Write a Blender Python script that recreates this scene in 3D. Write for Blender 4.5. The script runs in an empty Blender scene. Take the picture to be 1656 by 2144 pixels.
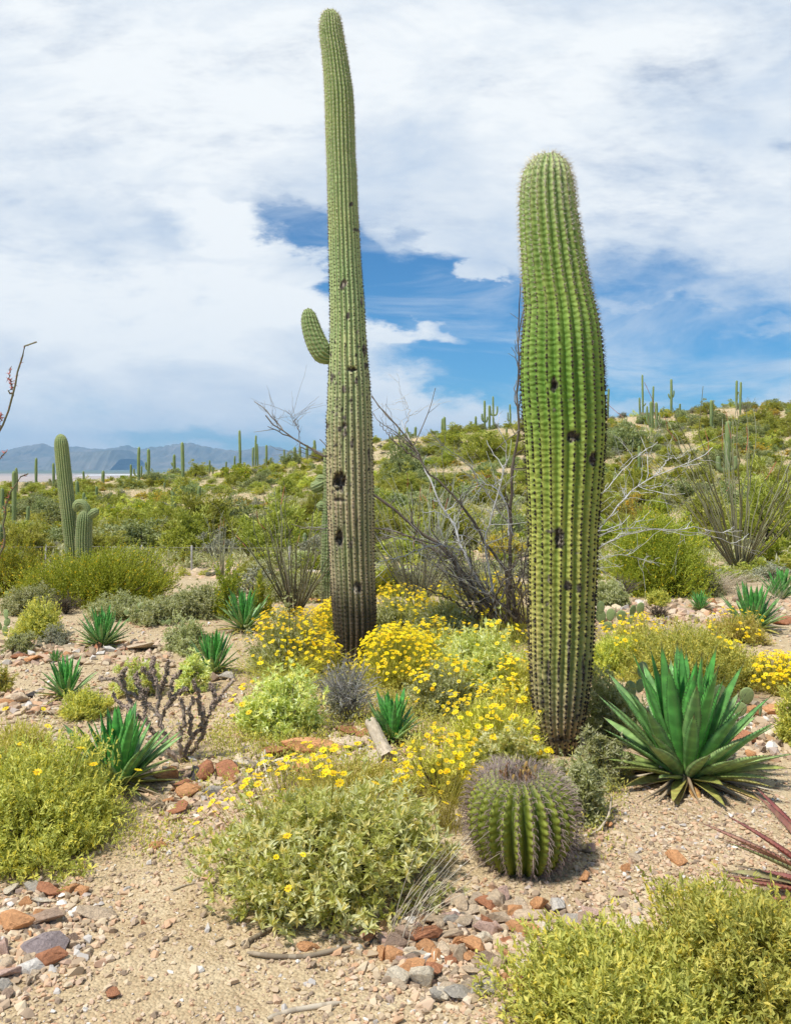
import bpy, bmesh, math, random
import numpy as np
from mathutils import Vector, Matrix

random.seed(7)
RS = np.random.RandomState(11)
PI = math.pi
C = bpy.context.scene
COL = C.collection

# ------------------------------------------------------------------ camera
F, U0, V0, EYE = 1857.0, 828.0, 975.0, 1.6      # focal length and horizon in photo pixels, eye height in metres
cam = bpy.data.cameras.new('camera'); camo = bpy.data.objects.new('camera', cam); COL.objects.link(camo)
camo.location = (0, 0, EYE); camo.rotation_euler = (PI/2, 0, 0)
cam.sensor_width = 36; cam.lens = F/2144*36; cam.shift_y = -(1072-V0)/2144
cam.clip_start = 0.05; cam.clip_end = 120000
C.camera = camo

# ------------------------------------------------------------------ world: sky with high cloud
SUN_EL, SUN_AZ = math.radians(60), math.radians(-127)     # azimuth from +Y towards +X
w = bpy.data.worlds.new('World'); C.world = w; w.use_nodes = True
nt = w.node_tree; nt.nodes.clear()
def N(t, nt_, **k):
    n = nt_.nodes.new(t)
    for a, b in k.items(): setattr(n, a, b)
    return n
def sky_world():
    L = nt.links.new
    out = N('ShaderNodeOutputWorld', nt); bg = N('ShaderNodeBackground', nt); L(bg.outputs[0], out.inputs[0])
    sky = N('ShaderNodeTexSky', nt, sky_type='NISHITA'); sky.sun_disc = False
    sky.sun_elevation = SUN_EL; sky.sun_rotation = SUN_AZ; sky.altitude = 900; sky.air_density = 1.0; sky.dust_density = 0.4; sky.ozone_density = 1.5
    tc = N('ShaderNodeTexCoord', nt); sx = N('ShaderNodeSeparateXYZ', nt); L(tc.outputs['Generated'], sx.inputs[0])
    def M(op, a, b=None, c=None, clamp=False):
        n = N('ShaderNodeMath', nt, operation=op); n.use_clamp = clamp
        for i, v in enumerate((a, b, c)):
            if v is None: continue
            if isinstance(v, (int, float)): n.inputs[i].default_value = v
            else: L(v, n.inputs[i])
        return n.outputs[0]
    yy = M('MAXIMUM', sx.outputs[1], 0.08)
    U = M('DIVIDE', sx.outputs[0], yy); V = M('DIVIDE', sx.outputs[2], yy)
    cb = N('ShaderNodeCombineXYZ', nt); L(U, cb.inputs[0]); L(V, cb.inputs[1])
    def noise(vec, scale, detail=5, rough=.55, dist=0., sc=(1, 1, 1), rot=0, loc=(0, 0, 0)):
        mp = N('ShaderNodeMapping', nt); mp.inputs['Scale'].default_value = sc; mp.inputs['Rotation'].default_value = (0, 0, rot); mp.inputs['Location'].default_value = loc
        L(vec, mp.inputs[0])
        n = N('ShaderNodeTexNoise', nt); n.inputs['Scale'].default_value = scale; n.inputs['Detail'].default_value = detail
        n.inputs['Roughness'].default_value = rough; n.inputs['Distortion'].default_value = dist; L(mp.outputs[0], n.inputs[0]); return n
    def vm(op, a, b):
        n = N('ShaderNodeVectorMath', nt, operation=op); L(a, n.inputs[0])
        if hasattr(b, 'is_linked'): L(b, n.inputs[1])
        else: n.inputs[1].default_value = b
        return n.outputs[0]
    base = cb.outputs[0]
    n1 = noise(base, 3.2, 4, .55, sc=(1, 1.5, 1)); n2 = noise(base, 11, 6, .62, sc=(.8, 1.8, 1), rot=.25)
    d1 = vm('MULTIPLY', vm('SUBTRACT', n1.outputs['Color'], (.5, .5, .5)), (.24, .14, 0))
    d2 = vm('MULTIPLY', vm('SUBTRACT', n2.outputs['Color'], (.5, .5, .5)), (.17, .085, 0))
    uvd = vm('ADD', vm('ADD', base, d1), d2)
    def blob(px, py, rx, ry, rot=0., wgt=1., soft=1.):
        mp = N('ShaderNodeMapping', nt, vector_type='TEXTURE')
        mp.inputs['Location'].default_value = ((px-U0)/F, (V0-py)/F, 0)
        mp.inputs['Rotation'].default_value = (0, 0, math.radians(-rot)); mp.inputs['Scale'].default_value = (rx/F, ry/F, 1)
        L(uvd, mp.inputs[0])
        ln = N('ShaderNodeVectorMath', nt, operation='LENGTH'); L(mp.outputs[0], ln.inputs[0])
        mr = N('ShaderNodeMapRange', nt, interpolation_type='SMOOTHSTEP'); L(ln.outputs['Value'], mr.inputs[0])
        mr.inputs[1].default_value = 1.5; mr.inputs[2].default_value = 0.35; mr.inputs[3].default_value = 0; mr.inputs[4].default_value = wgt
        return mr.outputs[0]
    blue = None
    for b in [(640, 510, 130, 60, 30, 1.1), (760, 560, 130, 80, 25, .7), (900, 615, 190, 70, 4, 1.3), (1000, 660, 150, 90, 5, .9), (1050, 750, 180, 80, 5, 1.0), (880, 760, 160, 50, 5, .6),
              (1300, 670, 220, 60, 3, 1.0), (1480, 730, 300, 70, -2, 1.1), (1450, 620, 260, 50, 6, .5), (1300, 570, 160, 40, 5, .35), (1250, 830, 360, 50, 0, .9), (1500, 800, 260, 60, 0, .55), (1000, 800, 220, 70, 0, .4),
              (860, 490, 60, 30, 0, .6), (420, 918, 200, 24, 0, .55), (660, 905, 90, 40, 0, .5), (1450, 150, 110, 60, 10, .33),
              (1650, 285, 90, 40, 0, .6), (390, 60, 120, 40, 0, .12), (1340, 460, 120, 40, 0, .25)]:
        o = blob(*b); blue = o if blue is None else M('ADD', blue, o)
    white = None
    for b in [(1015, 598, 62, 30, 0, 2.6), (880, 682, 125, 24, 5, 1.2), (800, 830, 150, 50, 5, .7), (1290, 815, 130, 22, 8, .8), (560, 640, 90, 90, 40, .6),
              (1000, 530, 170, 34, 5, .4), (1400, 770, 160, 12, 3, .5), (1000, 770, 200, 16, -4, .5), (1560, 690, 120, 14, 5, .4), (1330, 640, 120, 12, -6, .4), (470, 500, 90, 60, 0, .5)]:
        o = blob(*b); white = o if white is None else M('ADD', white, o)
    bl = M('SUBTRACT', blue, white)
    wn = noise(base, 6, 9, .66, .35, sc=(.6, 1.7, 1), rot=-.12); wf = noise(base, 26, 6, .7, .2, sc=(.55, 1.6, 1), rot=-.2)
    bl = M('ADD', bl, M('ADD', M('MULTIPLY', M('SUBTRACT', wn.outputs[0], .5), 2.1), M('MULTIPLY', M('SUBTRACT', wf.outputs[0], .5), .85)))
    mr = N('ShaderNodeMapRange', nt, interpolation_type='SMOOTHSTEP'); L(bl, mr.inputs[0])
    mr.inputs[1].default_value = -.12; mr.inputs[2].default_value = 1.35; mr.inputs[3].default_value = 1; mr.inputs[4].default_value = 0.03
    vn = noise(base, 5, 8, .62, .9, sc=(.45, 2.2, 1), rot=-.16, loc=(5, 2, 0)); vr_ = N('ShaderNodeMapRange', nt, interpolation_type='SMOOTHSTEP'); L(vn.outputs[0], vr_.inputs[0])
    vr_.inputs[1].default_value = .46; vr_.inputs[2].default_value = .70; vr_.inputs[3].default_value = 0; vr_.inputs[4].default_value = .62
    # cloud thinned in the unseen sky behind the viewer, added for stronger light contrast
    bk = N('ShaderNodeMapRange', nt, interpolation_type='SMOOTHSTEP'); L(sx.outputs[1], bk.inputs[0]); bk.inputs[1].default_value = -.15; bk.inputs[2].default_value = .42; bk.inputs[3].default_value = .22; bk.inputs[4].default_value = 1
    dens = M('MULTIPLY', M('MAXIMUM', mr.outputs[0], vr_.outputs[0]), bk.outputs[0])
    # cloud brightness: bright puffs and thin grey veils
    g1 = noise(base, 2.3, 6, .55, .5, sc=(.8, 2.0, 1), rot=.12, loc=(3, 1, 0)); g2 = noise(base, 6, 8, .62, .3, sc=(.8, 1.8, 1), rot=-.3, loc=(1, 7, 0))
    bright = None
    for b in [(120, 230, 480, 210, 0, .6), (480, 60, 500, 60, 0, .2), (900, 150, 330, 130, 0, .45), (440, 470, 150, 60, 20, 1.0), (500, 620, 200, 60, 5, .5), (700, 640, 90, 40, 0, .4), (150, 620, 330, 110, 10, .5), (1250, 330, 240, 130, 20, .4), (600, 780, 200, 40, 5, .15)]:
        o = blob(*b); bright = o if bright is None else M('ADD', bright, o)
    gg = M('ADD', M('MULTIPLY', g1.outputs[0], 1.0), M('MULTIPLY', g2.outputs[0], 1.15))
    gg = M('ADD', gg, M('MULTIPLY', bright, .42))
    cr = N('ShaderNodeValToRGB', nt); L(M('SUBTRACT', gg, .64, clamp=True), cr.inputs[0])
    e = cr.color_ramp.elements; e[0].position = .16; e[0].color = (.55, .66, .81, 1); e[1].position = .66; e[1].color = (.93, .965, .985, 1)
    m = cr.color_ramp.elements.new(.40); m.color = (.74, .81, .89, 1)
    cm = vm('MULTIPLY', cr.outputs[0], (9.6, 9.6, 9.6))
    sk = vm('MULTIPLY', sky.outputs[0], SKYTINT)
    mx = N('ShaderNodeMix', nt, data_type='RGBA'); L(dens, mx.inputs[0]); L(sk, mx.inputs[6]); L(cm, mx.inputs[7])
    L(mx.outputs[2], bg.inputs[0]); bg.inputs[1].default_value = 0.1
SKYTINT = (.22, .70, 1.04)
sky_world()
w.cycles.sampling_method = 'MANUAL'; w.cycles.sample_map_resolution = 512
# ------------------------------------------------------------------ sun (veiled by thin cloud)
sd = bpy.data.lights.new('sun', 'SUN'); so = bpy.data.objects.new('sun', sd); COL.objects.link(so)
sd.energy = 4.6; sd.angle = math.radians(5); sd.color = (1, .95, .86)
sdir = Vector((math.sin(SUN_AZ)*math.cos(SUN_EL), math.cos(SUN_AZ)*math.cos(SUN_EL), math.sin(SUN_EL)))
so.rotation_euler = sdir.to_track_quat('Z', 'Y').to_euler()
C.view_settings.view_transform = 'Standard'; C.view_settings.look = 'None'; C.view_settings.exposure = 0.12; C.view_settings.gamma = 1
C.cycles.max_bounces = 5; C.cycles.diffuse_bounces = 3; C.cycles.transmission_bounces = 3; C.cycles.transparent_max_bounces = 4; C.cycles.volume_bounces = 0
C.cycles.use_adaptive_sampling = True; C.cycles.adaptive_threshold = 0.02

# ------------------------------------------------------------------ terrain function
def vnoise(x, y, seed=0):
    xi = np.floor(x).astype(np.int64); yi = np.floor(y).astype(np.int64); fx = x-xi; fy = y-yi
    fx = fx*fx*(3-2*fx); fy = fy*fy*(3-2*fy)
    def h(a, b):
        n = (a*374761393 + b*668265263 + seed*982451653) & 0x7fffffff
        n = ((n ^ (n >> 13))*1274126177) & 0x7fffffff
        return ((n ^ (n >> 16)) & 0xffff)/65535.0
    return (h(xi, yi)*(1-fx)+h(xi+1, yi)*fx)*(1-fy)+(h(xi, yi+1)*(1-fx)+h(xi+1, yi+1)*fx)*fy
def fbm(x, y, o=4, seed=0):
    s = 0.; a = .5
    for i in range(o): s = s+a*(vnoise(x*2**i+17*i, y*2**i-9*i, seed+i)-.5); a *= .5
    return s
RU = np.array([-900, 0, 120, 250, 400, 480, 560, 680, 800, 900, 1000, 1120, 1250, 1400, 1500, 1656, 2600.])
RV = np.array([1030, 1018, 1016, 1008, 994, 985, 976, 950, 924, 914, 903, 894, 880, 868, 856, 845, 800.])
DR = 105.0
def sstep(t): t = np.clip(t, 0, 1); return t*t*(3-2*t)
def height(x, y):
    x = np.asarray(x, float); y = np.asarray(y, float)
    r = np.hypot(x, y); az = np.arctan2(x, y); azc = np.clip(az, -1.0, 1.0)
    u = np.clip(U0+F*np.tan(azc), -900, 2600); d = r*np.cos(azc)
    vr = np.interp(u, RU, RV)
    z20 = -.66
    za = z20*sstep((d-9)/11)
    s = np.clip(np.log(np.maximum(d, 20)/20)/math.log(DR/20), 0, 1)
    v = 1182+(vr-1182)*s
    zb = EYE-np.maximum(d, 20)*(v-V0)/F
    zD = EYE-DR*(vr-V0)/F
    zc = zD+(-80-zD)*sstep((d-DR)/(900-DR))
    z = np.where(d < 20, za, np.where(d < DR, zb, zc))
    amp = .05+np.clip((d-12)/60, 0, 1)*1.3
    amp = amp*np.clip(1-(d-150)/900, 0.0, 1)
    z = z+amp*fbm(x/9., y/9., 3, 3)+.06*fbm(x/1.3, y/1.3, 3, 8)*np.clip(1-(d-20)/60, 0, 1)
    return z
_DD = np.concatenate([np.arange(1.2, 30, .02), np.geomspace(30, 260, 1500)])
def ground_hit(u, v):
    """where the line of sight through photo point (u, v) meets the terrain"""
    x = (u-U0)/F*_DD; vz = V0-F*(height(x, _DD)-EYE)/_DD
    i = np.argmax(vz <= v) if (vz <= v).any() else int(np.argmin(vz))
    d = float(_DD[i]); return (float((u-U0)/F*d), d, float(height((u-U0)/F*d, d)))
def at(u, v, d): return Vector(((u-U0)/F*d, d, EYE-(v-V0)/F*d))

# ------------------------------------------------------------------ materials
def newmat(name):
    m = bpy.data.materials.new(name); m.use_nodes = True; t = m.node_tree; t.nodes.clear()
    o = t.nodes.new('ShaderNodeOutputMaterial'); p = t.nodes.new('ShaderNodeBsdfPrincipled'); t.links.new(p.outputs[0], o.inputs[0])
    return m, t, p, o
def ramp(t, src, stops):
    r = t.nodes.new('ShaderNodeValToRGB'); e = r.color_ramp.elements
    while len(e) < len(stops): e.new(.5)
    for i, (p, c) in enumerate(stops): e[i].position = p; e[i].color = (*c, 1)
    t.links.new(src, r.inputs[0]); return r.outputs[0]
def tnoise(t, scale, detail=4, rough=.55, coord='Object', sc=None, dist=0.):
    tc = t.nodes.new('ShaderNodeTexCoord'); src = tc.outputs[coord]
    if sc:
        mp = t.nodes.new('ShaderNodeMapping'); mp.inputs['Scale'].default_value = sc; t.links.new(src, mp.inputs[0]); src = mp.outputs[0]
    n = t.nodes.new('ShaderNodeTexNoise'); n.inputs['Scale'].default_value = scale; n.inputs['Detail'].default_value = detail; n.inputs['Roughness'].default_value = rough
    n.inputs['Distortion'].default_value = dist
    t.links.new(src, n.inputs[0]); return n
def mixc(t, f, a, b, mode='MIX'):
    m = t.nodes.new('ShaderNodeMix'); m.data_type = 'RGBA'; m.blend_type = mode
    for i, v in ((0, f), (6, a), (7, b)):
        if isinstance(v, (int, float)): m.inputs[i].default_value = v
        elif isinstance(v, tuple): m.inputs[i].default_value = (*v, 1)
        else: t.links.new(v, m.inputs[i])
    return m.outputs[2]
def mth(t, op, a, b=0., clamp=False):
    n = t.nodes.new('ShaderNodeMath'); n.operation = op; n.use_clamp = clamp
    for i, v in enumerate((a, b)):
        if isinstance(v, (int, float)): n.inputs[i].default_value = v
        else: t.links.new(v, n.inputs[i])
    return n.outputs[0]
def attr(t, name='tint'):
    a = t.nodes.new('ShaderNodeAttribute'); a.attribute_name = name; return a.outputs['Fac']
def bump(t, p, h, s=.3, d=.01):
    b = t.nodes.new('ShaderNodeBump'); b.inputs['Strength'].default_value = s; b.inputs['Distance'].default_value = d
    t.links.new(h, b.inputs['Height']); t.links.new(b.outputs[0], p.inputs['Normal']); return b
def foliage(name, stops, transl=.3, rough=.55, var=.35):
    m, t, p, o = newmat(name)
    c = ramp(t, attr(t), stops)
    oi = t.nodes.new('ShaderNodeObjectInfo')
    hs = t.nodes.new('ShaderNodeHueSaturation'); t.links.new(c, hs.inputs['Color'])
    t.links.new(mth(t, 'ADD', mth(t, 'MULTIPLY', oi.outputs['Random'], var), 1-var/2), hs.inputs['Value'])
    t.links.new(mth(t, 'ADD', mth(t, 'MULTIPLY', oi.outputs['Random'], .03), .482), hs.inputs['Hue'])
    c = hs.outputs[0]
    t.links.new(c, p.inputs['Base Color']); p.inputs['Roughness'].default_value = rough; p.inputs['Specular IOR Level'].default_value = .3
    tr = t.nodes.new('ShaderNodeBsdfTranslucent'); t.links.new(mixc(t, 1., c, (1.0, 1.0, .6), 'MULTIPLY'), tr.inputs[0])
    mx = t.nodes.new('ShaderNodeMixShader'); mx.inputs[0].default_value = transl
    t.links.new(p.outputs[0], mx.inputs[1]); t.links.new(tr.outputs[0], mx.inputs[2]); t.links.new(mx.outputs[0], o.inputs[0])
    return m
def plain(name, stops, rough=.75, nscale=0, spec=.25, bmp=0):
    m, t, p, o = newmat(name)
    c = ramp(t, attr(t), stops)
    if nscale:
        n = tnoise(t, nscale, 5); c = mixc(t, .55, c, ramp(t, n.outputs[0], [(.3, (.35, .35, .35)), (.7, (1., 1., 1.))]), 'MULTIPLY')
        if bmp: bump(t, p, n.outputs[0], bmp, .01)
    t.links.new(c, p.inputs['Base Color']); p.inputs['Roughness'].default_value = rough; p.inputs['Specular IOR Level'].default_value = spec
    return m
G = dict(
 silver=foliage('silver_leaf', [(0, (.52, .56, .12)), (.35, (.66, .71, .26)), (.7, (.84, .88, .56)), (1, (.92, .84, .25))], .45),
 sage=foliage('sage_leaf', [(0, (.34, .36, .12)), (.5, (.48, .50, .25)), (1, (.64, .64, .42))], .35),
 lime=foliage('lime_leaf', [(0, (.36, .40, .10)), (.5, (.60, .64, .15)), (.85, (.84, .82, .22)), (1, (.92, .82, .12))], .4),
 grass_y=foliage('yellow_stalk', [(0, (.52, .52, .08)), (.6, (.70, .66, .14)), (1, (.80, .70, .30))], .35),
 creosote=foliage('creosote_leaf', [(0, (.23, .27, .03)), (.6, (.38, .43, .05)), (.93, (.52, .54, .08)), (1, (.90, .66, .04))], .4),
 verde=foliage('palo_verde_leaf', [(0, (.28, .31, .05)), (.6, (.44, .46, .09)), (1, (.64, .64, .20))], .4),
 ironwood=foliage('grey_green_leaf', [(0, (.24, .28, .11)), (.6, (.36, .41, .18)), (1, (.48, .52, .28))], .35),
 grey=foliage('grey_twig_leaf', [(0, (.24, .24, .17)), (.6, (.36, .36, .26)), (1, (.52, .51, .38))], .2),
 gold=foliage('gold_flower_shrub', [(0, (.34, .34, .10)), (.4, (.52, .50, .16)), (.7, (.78, .60, .07)), (1, (.88, .64, .03))], .35),
 petal=foliage('yellow_petal', [(0, (.88, .60, .0)), (.7, (.97, .76, .004)), (1, (1., .86, .04))], .3, var=.1),
 disc=plain('flower_disc', [(0, (.65, .38, .02)), (1, (.78, .50, .03))]),
 stem=plain('woody_stem', [(0, (.10, .075, .05)), (.5, (.20, .16, .11)), (1, (.34, .29, .22))], .85, 30),
 bleached=plain('bleached_branch', [(0, (.09, .07, .052)), (.4, (.19, .155, .12)), (.75, (.46, .44, .41)), (1, (.72, .72, .70))], .85, 25),
 ocot=plain('ocotillo_cane', [(0, (.13, .10, .065)), (.5, (.27, .27, .14)), (.9, (.52, .56, .40)), (1, (.60, .16, .12))], .8, 40),
 drywood=plain('dry_wood', [(0, (.20, .15, .10)), (.5, (.42, .34, .24)), (1, (.68, .58, .44))], .85, 12),
 straw=plain('dry_leaf_straw', [(0, (.26, .19, .12)), (.5, (.45, .36, .24)), (1, (.70, .64, .52))], .8),
 cholla=plain('cholla_branch', [(0, (.26, .20, .14)), (.6, (.42, .33, .25)), (1, (.52, .38, .33))], .85, 60),
 spine=plain('cactus_spine', [(0, (.03, .022, .018)), (.4, (.10, .08, .055)), (.7, (.42, .36, .24)), (1, (.72, .68, .55))], .6),
 spine_p=plain('barrel_spine', [(0, (.12, .07, .06)), (.5, (.34, .25, .21)), (1, (.58, .47, .42))], .6),
 fruit=plain('dried_fruit', [(0, (.14, .07, .03)), (.5, (.30, .16, .06)), (1, (.58, .40, .12))], .8, 60),
)
def rock_mat():
    m, t, p, o = newmat('desert_rock')
    a = t.nodes.new('ShaderNodeAttribute'); a.attribute_name = 'rockcol'; 
    oi = t.nodes.new('ShaderNodeObjectInfo')
    n = tnoise(t, 9, 6, .65); n2 = tnoise(t, 38, 4, .6)
    c = mixc(t, .75, oi.outputs['Color'], ramp(t, n.outputs[0], [(.28, (.50, .46, .44)), (.5, (.95, .93, .9)), (.75, (1.35, 1.3, 1.22))]), 'MULTIPLY')
    c = mixc(t, .5, c, ramp(t, n2.outputs[0], [(.3, (.6, .58, .56)), (.7, (1.2, 1.2, 1.2))]), 'MULTIPLY')
    t.links.new(c, p.inputs['Base Color']); p.inputs['Roughness'].default_value = .88; p.inputs['Specular IOR Level'].default_value = .2
    bump(t, p, mth(t, 'ADD', n.outputs[0], mth(t, 'MULTIPLY', n2.outputs[0], .5)), .7, .02)
    return m
G['rock'] = rock_mat()
def pebble_mat():
    m, t, p, o = newmat('gravel_pebble')
    c = ramp(t, attr(t), [(0, (.24, .18, .13)), (.12, (.42, .31, .21)), (.3, (.52, .40, .26)), (.5, (.60, .49, .34)), (.68, (.56, .34, .20)), (.80, (.62, .50, .37)), (.90, (.46, .29, .19)), (.96, (.47, .43, .39)), (1, (.76, .72, .65))])
    t.links.new(c, p.inputs['Base Color']); p.inputs['Roughness'].default_value = .9; p.inputs['Specular IOR Level'].default_value = .2
    return m
G['pebble'] = pebble_mat()
def ground_mat():
    m, t, p, o = newmat('gravel_ground')
    big = tnoise(t, .35, 5, .6); mid = tnoise(t, 4, 5, .65); fine = tnoise(t, 60, 4, .7); hug = tnoise(t, .05, 4, .6)
    c = ramp(t, mid.outputs[0], [(.3, (.43, .34, .21)), (.5, (.52, .425, .275)), (.7, (.58, .495, .34))])
    c = mixc(t, .6, c, ramp(t, big.outputs[0], [(.35, (.86, .76, .68)), (.6, (1.06, 1.05, 1.02))]), 'MULTIPLY')
    c = mixc(t, .5, c, ramp(t, fine.outputs[0], [(.3, (.55, .52, .5)), (.7, (1.3, 1.3, 1.3))]), 'MULTIPLY')
    vo = t.nodes.new('ShaderNodeTexVoronoi'); vo.inputs['Scale'].default_value = 85
    tc = t.nodes.new('ShaderNodeTexCoord'); t.links.new(tc.outputs['Object'], vo.inputs[0])
    sp = ramp(t, vo.outputs['Color'], [(0, (.7, .6, .55)), (.4, (1., .97, .93)), (.8, (1.1, 1.1, 1.08)), (1, (1.35, 1.35, 1.32))])
    c = mixc(t, .6, c, sp, 'MULTIPLY')
    t.links.new(c, p.inputs['Base Color']); p.inputs['Roughness'].default_value = .95; p.inputs['Specular IOR Level'].default_value = .15
    sp2 = t.nodes.new('ShaderNodeSeparateXYZ'); t.links.new(tc.outputs['Object'], sp2.inputs[0])
    far = mth(t, 'MULTIPLY', mth(t, 'SUBTRACT', sp2.outputs[1], 19.5), .08, clamp=True)
    hn = tnoise(t, .9, 6, .7)
    hc = ramp(t, hn.outputs[0], [(.38, (.16, .15, .07)), (.5, (.23, .20, .12)), (.62, (.33, .27, .20))])
    c = mixc(t, mth(t, 'MULTIPLY', far, .85), c, hc)
    h = mth(t, 'ADD', mth(t, 'MULTIPLY', vo.outputs['Distance'], -1.), mth(t, 'MULTIPLY', mid.outputs[0], 2.))
    bump(t, p, h, .7, .012)
    return m
def plain_mat():
    m, t, p, o = newmat('valley_plain')
    n = tnoise(t, .0006, 5, .6, sc=(1, 5, 1)); n2 = tnoise(t, .004, 4, .6, sc=(1, 3, 1))
    tc = t.nodes.new('ShaderNodeTexCoord'); sp = t.nodes.new('ShaderNodeSeparateXYZ'); t.links.new(tc.outputs['Object'], sp.inputs[0])
    yk = mth(t, 'DIVIDE', sp.outputs[1], 20000.)
    yk = mth(t, 'ADD', yk, mth(t, 'MULTIPLY', mth(t, 'SUBTRACT', n.outputs[0], .5), .06))
    c = ramp(t, yk, [(0, (.12, .15, .08)), (.19, (.15, .18, .10)), (.215, (.42, .34, .28)), (.30, (.50, .40, .34)), (.42, (.40, .34, .29)), (.50, (.14, .17, .10)), (1, (.12, .15, .09))])
    c = mixc(t, .6, c, ramp(t, n2.outputs[0], [(.35, (.6, .62, .6)), (.65, (1.2, 1.15, 1.1))]), 'MULTIPLY')
    t.links.new(c, p.inputs['Base Color']); p.inputs['Roughness'].default_value = .95
    return m
def mountain_mat():
    m, t, p, o = newmat('mountain_rock')
    n = tnoise(t, .0012, 6, .6, sc=(1, 1, 2.5)); n2 = tnoise(t, .005, 5, .6)
    c = ramp(t, n.outputs[0], [(.3, (.10, .11, .08)), (.5, (.17, .16, .12)), (.7, (.27, .23, .18))])
    c = mixc(t, .5, c, ramp(t, n2.outputs[0], [(.3, (.6, .6, .6)), (.7, (1.3, 1.3, 1.3))]), 'MULTIPLY')
    t.links.new(c, p.inputs['Base Color']); p.inputs['Roughness'].default_value = .95
    return m
def saguaro_mat(name, stops_h, cork_z, cork_w, base_dark, hs=1.0, wr=1.0):
    """green skin by height; corky tan and blackened foot; scars from the mesh attribute"""
    m, t, p, o = newmat(name)
    tc = t.nodes.new('ShaderNodeTexCoord'); sp = t.nodes.new('ShaderNodeSeparateXYZ'); t.links.new(tc.outputs['Object'], sp.inputs[0])
    z = sp.outputs[2]
    n = tnoise(t, 3.5, 6, .6, sc=(1, 1, .5)); n2 = tnoise(t, 22, 5, .65); n3 = tnoise(t, 2.2, 5, .65, sc=(3, 3, .6), dist=.5)
    zz = mth(t, 'ADD', mth(t, 'DIVIDE', z, hs), mth(t, 'MULTIPLY', mth(t, 'SUBTRACT', n.outputs[0], .5), .12))
    c = ramp(t, zz, stops_h)
    cork = mth(t, 'MULTIPLY', mth(t, 'SUBTRACT', cork_z, mth(t, 'ADD', z, mth(t, 'MULTIPLY', mth(t, 'SUBTRACT', n3.outputs[0], .5), cork_w*2.6))), 1./cork_w, clamp=True)
    ck = mth(t, 'MULTIPLY', cork, ramp(t, n3.outputs[0], [(.32, (.35,)*3), (.55, (1.,)*3)]))
    c = mixc(t, mth(t, 'MULTIPLY', ck, .85, clamp=True), c, (.41, .315, .22))
    dk = mth(t, 'MULTIPLY', mth(t, 'SUBTRACT', base_dark, mth(t, 'ADD', z, mth(t, 'MULTIPLY', mth(t, 'SUBTRACT', n3.outputs[0], .5), .5))), 4., clamp=True)
    c = mixc(t, mth(t, 'MULTIPLY', dk, .9), c, (.055, .04, .03))
    c = mixc(t, .8, c, ramp(t, attr(t), [(0, (.55, .76, .52)), (.6, (.92, 1., .88)), (1, (1.28, 1.18, 1.15))]), 'MULTIPLY')  # yellower crests, greener furrows; furrow shading is darkened into the colour
    c = mixc(t, .45, c, ramp(t, n2.outputs[0], [(.3, (.68, .66, .6)), (.7, (1.2, 1.2, 1.2))]), 'MULTIPLY')
    st = tnoise(t, 5, 6, .7, sc=(3, 3, .35)); fur = mth(t, 'SUBTRACT', 1., attr(t), clamp=True)
    stn = mth(t, 'MULTIPLY', mth(t, 'MULTIPLY', mth(t, 'SUBTRACT', st.outputs[0], .42), 3., clamp=True), mth(t, 'MULTIPLY', mth(t, 'MULTIPLY', fur, 1.6, clamp=True), cork))
    c = mixc(t, mth(t, 'MULTIPLY', stn, .8, clamp=True), c, (.06, .045, .033))
    bl = tnoise(t, 1.7, 4, .6, sc=(1.5, 1.5, .8)); c = mixc(t, .6, c, ramp(t, bl.outputs[0], [(.35, (.66, .78, .62)), (.5, (1., 1., 1.)), (.66, (1.28, 1.12, 1.05))]), 'MULTIPLY')
    c = mixc(t, attr(t, 'scar'), c, ramp(t, n2.outputs[0], [(.36, (.025, .02, .016)), (.5, (.12, .10, .08)), (.62, (.34, .29, .22))]))
    t.links.new(c, p.inputs['Base Color']); p.inputs['Roughness'].default_value = .62; p.inputs['Specular IOR Level'].default_value = .3
    wv = t.nodes.new('ShaderNodeTexWave'); wv.wave_type = 'BANDS'; wv.bands_direction = 'Z'; wv.inputs['Scale'].default_value = 9
    wv.inputs['Distortion'].default_value = 5; wv.inputs['Detail'].default_value = 3; wv.inputs['Detail Scale'].default_value = 1.6
    t.links.new(tc.outputs['Object'], wv.inputs[0])
    bump(t, p, mth(t, 'ADD', mth(t, 'MULTIPLY', wv.outputs['Fac'], .6*wr), n2.outputs[0]), .45, .012)
    return m
G['sag_thick'] = saguaro_mat('thick_saguaro_skin', [(0, (.46, .39, .19)), (.28, (.48, .45, .125)), (.42, (.35, .41, .09)), (.60, (.20, .325, .055)), (.85, (.22, .31, .08)), (1, (.40, .45, .22))], .55, .35, .1, 3.4)
G['sag_tall'] = saguaro_mat('tall_saguaro_skin', [(0, (.44, .42, .24)), (.3, (.44, .50, .25)), (.6, (.38, .46, .22)), (.85, (.27, .33, .13)), (1, (.33, .38, .16))], 2.6, 1.1, .74, 5.3, .5)
G['sag_far'] = saguaro_mat('distant_saguaro_skin', [(0, (.22, .25, .12)), (.5, (.25, .31, .13)), (1, (.31, .37, .17))], .4, .5, -1, 5)
def skin_simple(name, a, b, nsc=6, spec=.3, scarc=(.10, .06, .03)):
    m, t, p, o = newmat(name)
    n = tnoise(t, nsc, 5); c = ramp(t, attr(t), [(0, a), (1, b)])
    c = mixc(t, .5, c, ramp(t, n.outputs[0], [(.3, (.65, .65, .6)), (.7, (1.25, 1.25, 1.2))]), 'MULTIPLY')
    t.links.new(c, p.inputs['Base Color']); p.inputs['Roughness'].default_value = .55; p.inputs['Specular IOR Level'].default_value = spec
    bump(t, p, n.outputs[0], .3, .006); return m
G['barrel'] = skin_simple('barrel_skin', (.035, .075, .01), (.30, .33, .042), 30)
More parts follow.
